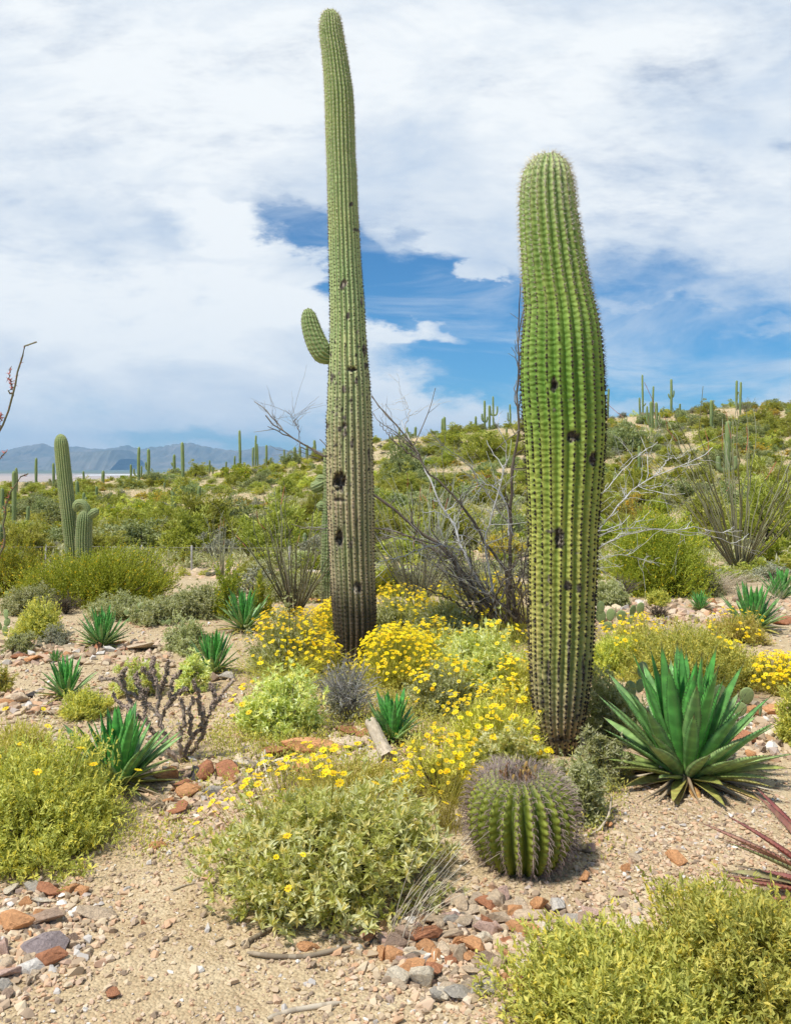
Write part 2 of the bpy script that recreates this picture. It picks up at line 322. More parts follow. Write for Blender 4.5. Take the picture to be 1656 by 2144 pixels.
G['pear'] = skin_simple('prickly_pear_pad', (.20, .30, .10), (.38, .44, .20), 8)
def agave_mat(name, cols):
    m, t, p, o = newmat(name)
    c = ramp(t, attr(t), cols)
    wv = t.nodes.new('ShaderNodeAttribute'); wv.attribute_name = 'along'
    n = tnoise(t, 7, 4, .5)
    s = mth(t, 'SINE', mth(t, 'ADD', mth(t, 'MULTIPLY', wv.outputs['Fac'], 46.), mth(t, 'MULTIPLY', n.outputs[0], 9.)))
    c = mixc(t, mth(t, 'MULTIPLY', mth(t, 'MAXIMUM', s, 0.), .75), c, (.75, .85, .68), 'SOFT_LIGHT')
    c = mixc(t, .55, c, ramp(t, wv.outputs['Fac'], [(0, (1.5, 1.35, .8)), (.3, (1., 1., 1.)), (1, (.85, .9, .9))]), 'MULTIPLY')
    c = mixc(t, .5, c, ramp(t, tnoise(t, 14, 5, .65).outputs[0], [(.3, (.6, .6, .55)), (.7, (1.35, 1.3, 1.25))]), 'MULTIPLY')
    tipf = mth(t, 'MULTIPLY', mth(t, 'SUBTRACT', wv.outputs['Fac'], .93), 12., clamp=True)
    c = mixc(t, tipf, c, (.16, .08, .04))
    t.links.new(c, p.inputs['Base Color']); p.inputs['Roughness'].default_value = .42; p.inputs['Specular IOR Level'].default_value = .4
    bump(t, p, mth(t, 'ADD', n.outputs[0], mth(t, 'MULTIPLY', s, .15)), .25, .006); return m
G['agave'] = agave_mat('agave_leaf', [(0, (.46, .24, .11)), (.14, (.42, .34, .10)), (.32, (.22, .27, .07)), (.5, (.28, .38, .15)), (.72, (.14, .31, .09)), (1, (.085, .33, .06))])
G['agave_red'] = agave_mat('red_agave_leaf', [(0, (.34, .10, .09)), (.5, (.38, .18, .13)), (1, (.26, .28, .13))])

# ------------------------------------------------------------------ mesh building
class MB:
    def __init__(s): s.v = []; s.q = []; s.t = []; s.tq = []; s.tt = []; s.n = 0; s.pa = {}
    def quads(s, V, Q, tint):
        V = np.asarray(V, float).reshape(-1, 3); Q = np.asarray(Q).reshape(-1, 4)
        s.v.append(V); s.q.append(Q+s.n); s.tq.append(np.broadcast_to(np.asarray(tint, float), (len(Q),)) if np.ndim(tint) == 0 else np.asarray(tint, float)); s.n += len(V)
    def tris(s, V, T, tint):
        V = np.asarray(V, float).reshape(-1, 3); T = np.asarray(T).reshape(-1, 3)
        s.v.append(V); s.t.append(T+s.n); s.tt.append(np.broadcast_to(np.asarray(tint, float), (len(T),)) if np.ndim(tint) == 0 else np.asarray(tint, float)); s.n += len(V)
    def point_attr(s, name, arr): s.pa[name] = np.asarray(arr, float)
    def mesh(s, name, mat, smooth=True):
        V = np.concatenate(s.v) if s.v else np.zeros((0, 3))
        Q = np.concatenate(s.q) if s.q else np.zeros((0, 4), int); T = np.concatenate(s.t) if s.t else np.zeros((0, 3), int)
        me = bpy.data.meshes.new(name); me.vertices.add(len(V)); me.vertices.foreach_set('co', V.astype(np.float32).ravel())
        li = np.concatenate([Q.ravel(), T.ravel()]).astype(np.int32); me.loops.add(len(li)); me.loops.foreach_set('vertex_index', li)
        ls = np.concatenate([np.arange(len(Q))*4, len(Q)*4+np.arange(len(T))*3]).astype(np.int32)
        me.polygons.add(len(ls)); me.polygons.foreach_set('loop_start', ls)
        me.polygons.foreach_set('use_smooth', np.full(len(ls), smooth)); me.update(calc_edges=True); me.validate()
        ti = np.concatenate([np.concatenate(s.tq) if s.tq else np.zeros(0), np.concatenate(s.tt) if s.tt else np.zeros(0)])
        if len(ti) == len(me.polygons):
            a = me.attributes.new('tint', 'FLOAT', 'FACE'); a.data.foreach_set('value', ti.astype(np.float32))
        for k, arr in s.pa.items():
            a = me.attributes.new(k, 'FLOAT', 'POINT'); a.data.foreach_set('value', arr.astype(np.float32))
        me.materials.append(mat); return me
def nrm(a): return a/np.maximum(np.linalg.norm(a, axis=-1, keepdims=True), 1e-9)
def leaves(m, P, D, Nn, L, W, tint, fold=.3, wide=.42):
    P = np.asarray(P, float); n = len(P); D = nrm(D); S = nrm(np.cross(D, Nn)); U = np.cross(S, D)
    L = np.broadcast_to(L, (n,))[:, None]; W = np.broadcast_to(W, (n,))[:, None]
    mid = P+D*L*wide+U*W*fold
    V = np.stack([P, mid+S*W/2, P+D*L, mid-S*W/2], 1)
    m.quads(V, np.arange(4*n).reshape(n, 4), np.broadcast_to(tint, (n,)))
def tubes(m, P, R, tint, sides=4):
    """P (n,k,3) polylines, R (n,k) radii"""
    P = np.asarray(P, float)
    if P.ndim == 2: P = P[None]
    n, k, _ = P.shape; R = np.broadcast_to(np.asarray(R, float), (n, k))
    T = np.gradient(P, axis=1); T = nrm(T); ref = np.where(np.abs(T[..., 2:3]) > .8, np.array([1., 0, 0]), np.array([0, 0, 1.]))
    A = nrm(np.cross(T, ref)); B = np.cross(T, A)
    an = np.arange(sides)/sides*2*PI
    V = P[:, :, None, :]+R[:, :, None, None]*(np.cos(an)[None, None, :, None]*A[:, :, None, :]+np.sin(an)[None, None, :, None]*B[:, :, None, :])
    i = np.arange(n)[:, None, None]*(k*sides); j = np.arange(k-1)[None, :, None]*sides; a = np.arange(sides)[None, None, :]; b = (a+1) % sides
    Q = np.stack([i+j+a, i+j+b, i+j+sides+b, i+j+sides+a], -1).reshape(-1, 4)
    t = np.asarray(tint, float)
    if t.ndim == 0: t = np.full((n, k-1), float(t))
    elif t.ndim == 1: t = np.repeat(t[:, None], k-1, 1)
    m.quads(V.reshape(-1, 3), Q, np.repeat(t.reshape(-1), sides))
def cone_spikes(m, P, D, L, r, tint):
    """thin three-sided needles"""
    P = np.asarray(P, float); n = len(P); D = nrm(D); ref = nrm(RS.normal(size=(n, 3))); A = nrm(np.cross(D, ref)); B = np.cross(D, A)
    L = np.broadcast_to(L, (n,))[:, None]; r = np.broadcast_to(r, (n,))[:, None]
    V = np.stack([P+A*r, P-A*r*.5+B*r*.87, P-A*r*.5-B*r*.87, P+D*L], 1)
    T = np.array([[0, 1, 3], [1, 2, 3], [2, 0, 3]])[None]+4*np.arange(n)[:, None, None]
    m.tris(V.reshape(-1, 3), T.reshape(-1, 3), np.repeat(np.broadcast_to(tint, (n,)), 3))
OCT = np.array([[1, 0, 0], [-1, 0, 0], [0, 1, 0], [0, -1, 0], [0, 0, 1], [0, 0, -1.]])
OCF = np.array([[0, 2, 4], [2, 1, 4], [1, 3, 4], [3, 0, 4], [2, 0, 5], [1, 2, 5], [3, 1, 5], [0, 3, 5]])
def knobs(m, P, r, tint, sc=(1, 1, 1)):
    P = np.asarray(P, float); n = len(P); r = np.broadcast_to(r, (n,))
    V = P[:, None, :]+OCT[None]*np.asarray(sc)*r[:, None, None]
    m.tris(V.reshape(-1, 3), (OCF[None]+6*np.arange(n)[:, None, None]).reshape(-1, 3), np.repeat(np.broadcast_to(tint, (n,)), 8))
def link(name, data, parent=None, loc=None, rot=None, scale=None):
    o = bpy.data.objects.new(name, data); COL.objects.link(o)
    if parent: o.parent = parent
    if loc is not None: o.location = loc
    if rot is not None: o.rotation_euler = rot
    if scale is not None: o.scale = scale if hasattr(scale, '__len__') else (scale,)*3
    return o
def tag(o, label, cat, group=None, kind=None):
    if label: o['label'] = label
    if cat: o['category'] = cat
    if group: o['group'] = group
    if kind: o['kind'] = kind
    return o
def thing(name, label, cat, loc, rz=0., group=None, scale=1.):
    return tag(link(name, None, None, loc, (0, 0, rz), scale), label, cat, group)
def dup(root, loc, rz=0., scale=None, label=None, group=None):
    r = root.copy(); COL.objects.link(r); r.location = loc; r.rotation_euler = (root.rotation_euler[0], root.rotation_euler[1], rz)
    if scale is not None: r.scale = scale if hasattr(scale, '__len__') else (scale,)*3
    if label: r['label'] = label
    if group: r['group'] = group
    for ch in list(root.children):
        c = ch.copy(); COL.objects.link(c); c.parent = r
    return r
def structure(name, me): o = link(name, me); o['kind'] = 'structure'; return o

# ------------------------------------------------------------------ ground, plain, mountains
def build_ground():
    rad = np.concatenate([np.linspace(.0, 1.4, 6)[1:], np.arange(1.5, 13, .045), np.geomspace(13, 160, 260), np.geomspace(165, 60000, 74)])
    az = np.concatenate([np.linspace(-PI, -.62, 40)[:-1], np.linspace(-.62, .62, 420), np.linspace(.62, PI, 40)[1:-1]])
    R, A = np.meshgrid(rad, az, indexing='ij'); X = R*np.sin(A); Y = R*np.cos(A); Z = height(X, Y)
    near = np.clip(1-(R-9)/8, 0, 1)
    Z = Z+near*.018*fbm(X*7, Y*7, 3, 21)
    k = len(az); n = len(rad)
    i, j = np.meshgrid(np.arange(n-1), np.arange(k), indexing='ij'); j2 = (j+1) % k
    Q = np.stack([i*k+j, i*k+j2, (i+1)*k+j2, (i+1)*k+j], -1).reshape(-1, 4)[:, ::-1]
    V = np.stack([X, Y, Z], -1).reshape(-1, 3)
    m = MB(); m.quads(np.concatenate([V, [[0, 0, float(height(0, .01))]]]), Q, 0.)
    c = len(V); T = np.stack([np.full(k, c), (np.arange(k)+1) % k, np.arange(k)], -1)
    m.t.append(T); m.tt.append(np.zeros(k))
    me = m.mesh('ground', ground_mat()); me.materials.append(plain_mat())
    mi = np.zeros(len(me.polygons), np.int32); ri = np.repeat(rad[:-1], k); mi[:len(Q)] = (ri > 420); me.polygons.foreach_set('material_index', mi)
    structure('ground', me)
build_ground()
def build_mountains():
    # ridge profile in photo pixels; ranges 21 km away
    PU = [-1500, -600, 0, 30, 60, 95, 115, 150, 180, 205, 235, 262, 290, 310, 338, 370, 402, 425, 450, 475, 502, 520, 545, 575, 600, 640, 700, 800, 1000, 1400, 2200, 3200]
    PV = [950, 946, 945, 941, 933, 929, 938, 933, 937, 941, 938, 931, 941, 936, 934, 929, 927, 932, 938, 942, 943, 941, 934, 934, 941, 944, 942, 940, 946, 940, 948, 950]
    us = np.linspace(-700, 2600, 760)
    hs = np.interp(us, PU, PV)
    D0 = 21000.
    rows = np.linspace(-1, 1, 46)
    x = (us-U0)/F*D0
    top = (V0+3-hs)/F*D0+80+EYE                       # crest height above the plain
    top = top+16*fbm(us/10., us*0, 4, 5)*2
    V = []
    for r in rows:
        prof = (1-abs(r))**1.35
        y = D0+r*3800+700*fbm(us/60., us*0+r*2, 3, 9)
        z = -80+top*prof*(1-(1.3*np.abs(fbm(us/9.+r*1.5, np.full_like(us, r*2.6), 4, 12))+.9*np.abs(fbm(us/3.2-r*2, np.full_like(us, r*4.), 4, 19)))*min(1, abs(r)*6))-6
        V.append(np.stack([x*(1+r*.0), y, z], -1))
    V = np.array(V); n, k, _ = V.shape
    i, j = np.meshgrid(np.arange(n-1), np.arange(k-1), indexing='ij')
    Q = np.stack([i*k+j, i*k+j+1, (i+1)*k+j+1, (i+1)*k+j], -1).reshape(-1, 4)
    m = MB(); m.quads(V.reshape(-1, 3), Q, 0.)
    # the flat-topped mesa in front
    mu = np.linspace(135, 275, 90); mh = np.interp(mu, [135, 150, 160, 200, 240, 258, 266, 275], [962, 950, 948, 948, 945, 943, 952, 962]); DM = 17500.
    Vm = []
    for r in np.linspace(-1, 1, 15):
        prof = np.clip((1-abs(r))*2.2, 0, 1)
        Vm.append(np.stack([(mu-U0)/F*DM, DM+r*1300+200*fbm(mu/9., mu*0+r, 3, 4), -82+((V0+1-mh)/F*DM+82)*prof*(1+.1*fbm(mu/3, mu*0+r*2, 3, 2))], -1))
    Vm = np.array(Vm); n, k, _ = Vm.shape
    i, j = np.meshgrid(np.arange(n-1), np.arange(k-1), indexing='ij')
    m.quads(Vm.reshape(-1, 3), np.stack([i*k+j, i*k+j+1, (i+1)*k+j+1, (i+1)*k+j], -1).reshape(-1, 4), 0.)
    structure('mountains', m.mesh('mountains', mountain_mat()))
    # pale dry lake on the plain
    q = MB(); d0, d1 = 8600., 7200.
    pts = [((u-U0)/F*d, d, -79.0) for u, d in ((150, 7300), (180, 7900), (230, 8300), (300, 8500), (330, 8000), (310, 7500), (230, 7350), (190, 7150))]
    me = bpy.data.meshes.new('dry_lake'); me.from_pydata(pts, [], [tuple(range(len(pts)))]); 
    mt, t, p, o = newmat('salt_pan'); n = tnoise(t, .002, 4); t.links.new(ramp(t, n.outputs[0], [(.35, (.55, .52, .48)), (.6, (.85, .84, .82))]), p.inputs['Base Color']); p.inputs['Roughness'].default_value = .9
    me.materials.append(mt); structure('dry_lake', me)
build_mountains()
def build_haze():
    X0, X1, Y0, Y1, Z0, Z1 = -19500, 22500, -60, 25600, -84, 900
    v = [(x, y, z) for x in (X0, X1) for y in (Y0, Y1) for z in (Z0, Z1)]
    f = [(0, 1, 3, 2), (4, 6, 7, 5), (0, 4, 5, 1), (2, 3, 7, 6), (0, 2, 6, 4), (1, 5, 7, 3)]
    me = bpy.data.meshes.new('haze'); me.from_pydata(v, [], f)
    m = bpy.data.materials.new('thin_air'); m.use_nodes = True; t = m.node_tree; t.nodes.clear()
    o = t.nodes.new('ShaderNodeOutputMaterial'); pv = t.nodes.new('ShaderNodeVolumePrincipled'); t.links.new(pv.outputs[0], o.inputs['Volume'])
    pv.inputs['Color'].default_value = (.36, .66, 1, 1); pv.inputs['Density'].default_value = HAZE; pv.inputs['Anisotropy'].default_value = 0.
    me.materials.append(m); ob = link('haze', me); ob['kind'] = 'stuff'; ob['label'] = 'thin blue haze over the valley and the far mountains'
HAZE = 4.6e-5
# ------------------------------------------------------------------ ribbed cactus stems
def frames(path, bn):
    T = nrm(np.gradient(path, axis=0)); bn = np.asarray(bn, float)
    B = nrm(bn-(T@bn)[:, None]*T); A = np.cross(B, T); return T, A, B
def ribbed(m, path, R, ribs, depth, per=8, p=.8, bn=(0, 1, 0), phase=0., wob=0., seed=1, tint=.5, crest_mod=None):
    path = np.asarray(path, float); R = np.asarray(R, float); T, A, B = frames(path, bn)
    k = len(path); na = ribs*per; ang = np.arange(na)/na*2*PI
    s = np.abs(np.sin(ribs*ang/2)); f = 1-depth*(1-s**p)
    hh = np.concatenate([[0], np.cumsum(np.linalg.norm(np.diff(path, axis=0), axis=1))])
    tw = wob*(fbm(hh*1.3, hh*0+seed, 3, seed))[:, None]+wob*.6*fbm(hh[:, None]*2.2+0*ang, np.round(ang*ribs/2/PI)[None]*1.7+0*hh[:, None], 2, seed+3)
    rr = R[:, None]*f[None]
    if crest_mod is not None: rr = rr*(1+crest_mod(hh)[:, None]*(s[None]**3))
    an = ang[None]+phase+tw
    O = np.cos(an)[..., None]*A[:, None]+np.sin(an)[..., None]*B[:, None]
    V = path[:, None]+rr[..., None]*O
    i, j = np.meshgrid(np.arange(k-1), np.arange(na), indexing='ij'); j2 = (j+1) % na
    Q = np.stack([i*na+j, i*na+j2, (i+1)*na+j2, (i+1)*na+j], -1).reshape(-1, 4)
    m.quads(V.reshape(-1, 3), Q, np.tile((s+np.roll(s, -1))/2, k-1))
    ci = (np.arange(ribs)*per+per//2)
    return V, O, hh, ci, T
def areoles(V, O, hh, ci, T, step, frm=.02, to=None):
    """points along every rib crest with outward, along and sideways directions"""
    to = to or hh[-1]-.004; hs = np.arange(frm, to, step); P = []; D = []; TT = []; H = []
    for c in ci:
        h2 = np.sort(hs+RS.uniform(0, step)+RS.normal(size=len(hs))*step*.16); h2 = h2[(h2 < hh[-1]) & (RS.uniform(size=len(h2)) < .97)]
        P.append(np.stack([np.interp(h2, hh, V[:, c, a]) for a in range(3)], -1)); D.append(np.stack([np.interp(h2, hh, O[:, c, a]) for a in range(3)], -1))
        TT.append(np.stack([np.interp(h2, hh, T[:, a]) for a in range(3)], -1)); H.append(h2)
    return np.concatenate(P), nrm(np.concatenate(D)), nrm(np.concatenate(TT)), np.concatenate(H)
def spine_clusters(m, P, D, T, k, L, r, tint, splay=1.1):
    S = np.cross(D, T); n = len(P); L = np.broadcast_to(L, (n,)); tint = np.broadcast_to(tint, (n,))
    for i in range(k):
        a = RS.uniform(0, 2*PI, n)[:, None]; sp = RS.uniform(.35, 1, n)[:, None]*splay
        d = nrm(D+(np.cos(a)*S+np.sin(a)*T)*sp)
        cone_spikes(m, P, d, L*RS.uniform(.55, 1.15, n), r, np.clip(tint+RS.uniform(-.12, .12, n), 0, 1))
def px_profile(rows, d, npts, base_v):
    rows = np.array(rows, float); v = np.linspace(rows[0, 0], rows[-1, 0], npts)
    # ease sampling near the top
    t = np.linspace(0, 1, npts); v = rows[0, 0]+(rows[-1, 0]-rows[0, 0])*(t*.75+.25*t**2)
    v = np.sort(np.concatenate([v, np.linspace(rows[0, 0], rows[0, 0]+45, 26)]))
    l = np.interp(v, rows[:, 0], rows[:, 1]); r = np.interp(v, rows[:, 0], rows[:, 2])
    ker = np.exp(-np.linspace(-2, 2, 13)**2); ker /= ker.sum()
    pad = lambda a: np.convolve(np.pad(a, 6, 'edge'), ker, 'valid')
    mask = v > rows[0, 0]+70
    l2, r2 = pad(l), pad(r); l = np.where(mask, l2, l); r = np.where(mask, r2, r)
    x = ((l+r)/2-U0)/F*d; R = np.maximum((r-l)/2/F*d, .0015); z = EYE-(v-V0)/F*d
    return x[::-1], R[::-1], z[::-1]
def apply_scars(m, base, scars, deepk=.05):
    V = np.concatenate(m.v)+np.array(base); front = V[:, 1] < base[1]+.02
    u = U0+F*V[:, 0]/V[:, 1]; v = V0-F*(V[:, 2]-EYE)/V[:, 1]
    sc = np.zeros(len(V)); push = np.zeros(len(V))
    nz = fbm(u/5., v/5., 3, 77)
    for s in scars:
        cu, cv, ru, rv = s[:4]; q = ((u-cu)/ru)**2+((v-cv)/rv)**2+nz*2.2
        a = np.where(front, np.clip((1.25-q)*2.2, 0, 1), 0); sc = np.maximum(sc, a)
        if len(s) > 4: push = np.maximum(push, np.where(front, np.clip(1-q*.9, 0, 1)*s[4], 0)); rim = np.where(front, np.exp(-(q-1.6)**2*3), 0)*.013; push = push-rim
    V[:, 1] += push; V -= np.array(base); m.v = [V]
    m.point_attr('scar', sc)
SMOOTH_TOP = lambda rows: rows
def build_big_saguaro(name, label, rows, d, ribs, depth, per, p, mat, scars, sp_len, sp_k, step, dark_below, top_pale, arm=None, npts=420, ph=0., wob=.10):
    gx = ((rows[-1][1]+rows[-1][2])/2-U0)/F*d; gz = float(height(gx, d)); base = (gx, d, gz)
    x, R, z = px_profile(rows, d, npts, rows[-1][0])
    path = np.stack([x-gx, 0*x, z-gz], -1)
    Rn = R*(1+.018*fbm(z*5, z*0+3, 3, 5))
    root = thing(name, label, 'cactus', base)
    m = MB(); V, O, hh, ci, T = ribbed(m, path, Rn, ribs, depth, per, p, phase=ph, wob=wob)
    apply_scars(m, base, scars)
    link('stem', m.mesh('stem', mat), root)
    P, D, TT, H = areoles(V, O, hh, ci, T, step)
    s = MB(); front = D[:, 1] < .45; P, D, TT = P[front], D[front], TT[front]
    zr = P[:, 2]/path[-1, 2]
    tn = np.clip((zr-dark_below)/(top_pale-dark_below), 0, 1)*.85
    up = np.clip((zr-.9)/.1, 0, 1)
    knobs(s, P+D*.001, (.0042+.0035*(1-tn))*(1. if d < 6 else .72)*RS.uniform(.6, 1.3, len(P)), np.clip(tn*.7, 0, 1), (1, 1, 1.2))
    spine_clusters(s, P, D, TT, sp_k, sp_len*(1.15+.6*up), .00105+.0003*(d > 6), np.clip(tn+.12, 0, 1))
    link('spines', s.mesh('spines', G['spine']), root)
    return root, base
thick_rows = [(321, 1146, 1152), (324, 1134, 1165), (329, 1124, 1175), (337, 1113, 1184), (350, 1103, 1192), (370, 1093, 1198), (400, 1088, 1202), (450, 1087, 1208), (500, 1089, 1216), (550, 1092, 1224), (600, 1095, 1233), (640, 1098, 1243), (670, 1096, 1251), (700, 1093, 1256), (740, 1091, 1260), (800, 1091, 1263), (850, 1094, 1265), (900, 1098, 1266), (950, 1101, 1263), (1000, 1104, 1258), (1050, 1106, 1254), (1100, 1108, 1250), (1200, 1107, 1247), (1300, 1108, 1243), (1350, 1109, 1240), (1400, 1110, 1236), (1450, 1113, 1230), (1500, 1119, 1223), (1530, 1128, 1216), (1550, 1137, 1211), (1575, 1143, 1206), (1600, 1145, 1204)]
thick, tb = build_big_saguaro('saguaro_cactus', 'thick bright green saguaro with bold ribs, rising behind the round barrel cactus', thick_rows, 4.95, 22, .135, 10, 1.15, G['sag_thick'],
    [(1160, 805, 8, 15, .03), (1200, 915, 15, 12, .035), (1172, 1130, 10, 22, .035), (1158, 1112, 16, 4), (1188, 1225, 8, 11, .01), (1212, 1232, 6, 9, .01), (1145, 1265, 4, 6), (1190, 1375, 3, 48, .008), (1147, 1405, 3, 28, .008), (1168, 1405, 2, 20), (1240, 960, 8, 14, .02), (1178, 1040, 2, 9), (1118, 1300, 3, 5), (1220, 1400, 3, 30), (1148, 1212, 3, 8), (1195, 836, 3, 3), (1206, 1158, 4, 3), (1160, 857, 3, 5), (1175, 1550, 30, 8), (1200, 1590, 20, 14), (1150, 1590, 12, 16), (1246, 1250, 6, 8), (1184, 1480, 4, 5), (1207, 1500, 4, 8), (1135, 1470, 4, 5)],
    .026, 8, .0235, .55, .85, ph=.05)
tall_rows = [(21, 689, 693), (23, 682, 701), (27, 677, 706), (34, 672, 711), (45, 670, 714), (60, 669, 717), (80, 670, 720), (110, 674, 726), (160, 678, 734), (200, 680, 740), (240, 681, 742), (300, 682, 744), (330, 684, 744), (360, 685, 747), (450, 687, 750), (550, 689, 756), (650, 691, 764), (700, 691, 766), (750, 688, 770), (800, 687, 775), (850, 686, 777), (880, 683, 779), (950, 684, 781), (1050, 685, 783), (1100, 687, 783), (1200, 692, 785), (1280, 696, 788), (1310, 698, 788), (1350, 703, 782), (1380, 701, 776), (1400, 697, 777), (1420, 700, 775)]
sc = [(712, 1008, 13, 22, .085), (711, 1126, 8, 22, .07), (738, 773, 11, 5, .06), (722, 890, 6, 8, .03), (711, 898, 5, 7), (722, 909, 6, 4), (711, 1046, 12, 4, .02), (749, 1230, 9, 12, .02), (721, 593, 7, 8, .01), (716, 602, 5, 4), (757, 633, 3, 9), (728, 662, 4, 9), (767, 766, 5, 6), (695, 790, 4, 10), (763, 735, 5, 14), (703, 932, 5, 3), (736, 930, 4, 9), (684, 892, 5, 6, .02), (735, 1140, 4, 10), (735, 838, 4, 5), (746, 797, 3, 7), (720, 815, 5, 8), (726, 427, 0, 0), (735, 428, 4, 4), (745, 482, 8, 3), (721, 875, 5, 5), (773, 950, 3, 12), (700, 1385, 13, 14, -.05), (735, 1390, 30, 20)][:]
sc = [s for s in sc if s[2] > 0]
rr = np.random.RandomState(4)
for i in range(60): sc.append((rr.uniform(690, 776), 690+rr.beta(1.6, 2.2)*560, rr.uniform(1., 2.6), rr.uniform(2, 5)))
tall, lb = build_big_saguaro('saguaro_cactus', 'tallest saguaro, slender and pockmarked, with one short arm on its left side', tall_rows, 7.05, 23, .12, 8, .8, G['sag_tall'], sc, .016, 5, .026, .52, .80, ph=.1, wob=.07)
def arm_pts(pts, d, base, n=60):
    pts = np.array(pts, float); t = np.linspace(0, 1, len(pts)); tt = np.linspace(0, 1, n)
    u = np.interp(tt, t, pts[:, 0]); v = np.interp(tt, t, pts[:, 1]); r = np.interp(tt, t, pts[:, 2])
    k = np.exp(-np.linspace(-2, 2, 9)**2); k /= k.sum(); sm = lambda a: np.convolve(np.pad(a, 4, 'reflect', reflect_type='odd'), k, 'valid')
    u, v = sm(u), sm(v)
    P = np.stack([(u-U0)/F*d, np.full(n, d), EYE-(v-V0)/F*d], -1)-np.array(base); return P, r/F*d
P, R = arm_pts([(705, 742, 12), (690, 748, 16), (676, 741, 22), (665, 722, 22.5), (656, 700, 21), (650, 680, 19), (647, 664, 16.5), (646, 655, 13), (646, 649, 8.5), (646, 645, 1)], 7.05, lb, 70)
m = MB(); V, O, hh, ci, T = ribbed(m, P, R, 15, .16, 8, .8); m.point_attr('scar', np.zeros(m.n)); link('arm', m.mesh('arm', G['sag_far']), tall)
Pa, D, TT, H = areoles(V, O, hh, ci, T, .024, .05); s = MB(); knobs(s, Pa, .0035, .55); spine_clusters(s, Pa, D, TT, 5, .014, .0009, .7)
link('arm_spines', s.mesh('arm_spines', G['spine']), tall)

# a third, half hidden behind the tall one, with round arm buds
def simple_saguaro(label, u, vt, vb, wpx, d, arms=(), lean=0., ribs=16, group=None, mat='sag_far', root=None):
    """arms: list of polylines [(u, v, r), ...] in photo pixels at the plant's own distance"""
    x = (u-U0)/F*d; base = (x, d, float(height(x, d))); z1 = EYE-(vt-V0)/F*d; Hh = z1-base[2]; r = wpx/2/F*d
    fine = wpx > 14
    t = np.concatenate([np.linspace(-.03, .86, 22 if fine else 8), np.linspace(.88, 1, 12 if fine else 6)])
    zz = t*Hh; cap = np.sqrt(np.clip(1-((zz-(Hh-r*1.6))/(r*1.6)).clip(0, 1)**2, 0, 1)); Rr = r*np.interp(t, [0, .12, .5, .85, 1], [.86, .95, 1.05, .98, .9])*cap*(1+.05*fbm(t*7, t*0+u, 2, 3)); Rr = np.maximum(Rr, .002)
    path = np.stack([lean*(np.maximum(t, 0)**1.5)*Hh+.12*r*np.sin(t*5+u), 0*t, zz], -1)
    root_ = thing('saguaro_cactus', label, 'cactus', base, group=group)
    m = MB(); V, O, hh, ci, T = ribbed(m, path, Rr, ribs if fine else 10, .15, 6 if fine else 2, .8)
    m.point_attr('scar', np.zeros(m.n)); me = m.mesh('stem', G[mat]); link('stem', me, root_)
    if fine:
        P, D, TT, H = areoles(V, O, hh, ci, T, .05); s = MB(); knobs(s, P, .005, .6); spine_clusters(s, P, D, TT, 3, .02, .0016, .8); link('spines', s.mesh('spines', G['spine']), root_)
    for a in arms:
        P, R = arm_pts(a, d, base, 26); m = MB(); ribbed(m, P, np.maximum(R, .003), 12 if fine else 8, .14, 4 if fine else 2, .8); m.point_attr('scar', np.zeros(m.n)); link('arm', m.mesh('arm', G[mat]), root_)
    return root_
simple_saguaro('weathered saguaro mostly hidden behind the tallest one, round arm buds showing on its left', 695, 925, 1185, 42, 9.6, [[(690, 1010, 5), (676, 1012, 12), (666, 1018, 14), (655, 1022, 12), (650, 1024, 2)], [(690, 1000, 5), (680, 1001, 8), (668, 1003, 10), (660, 1004, 2)], [(690, 1058, 5), (680, 1060, 11), (670, 1059, 12), (662, 1058, 2)]], ribs=18)
simple_saguaro('pale leaning saguaro on the left, the taller of the close pair', 152, 908, 1215, 30, 17.5, lean=-.083, ribs=20)
simple_saguaro('stubby saguaro of the close pair on the left, with two curled arms on its top', 178, 1066, 1215, 33, 17.2, [[(182, 1085, 8), (184, 1068, 8), (177, 1056, 9), (167, 1053, 10), (162, 1058, 10), (161, 1066, 8), (162, 1072, 2)], [(185, 1082, 8), (191, 1078, 9), (198, 1073, 9.5), (204, 1070, 8), (208, 1068, 2)]], ribs=20)

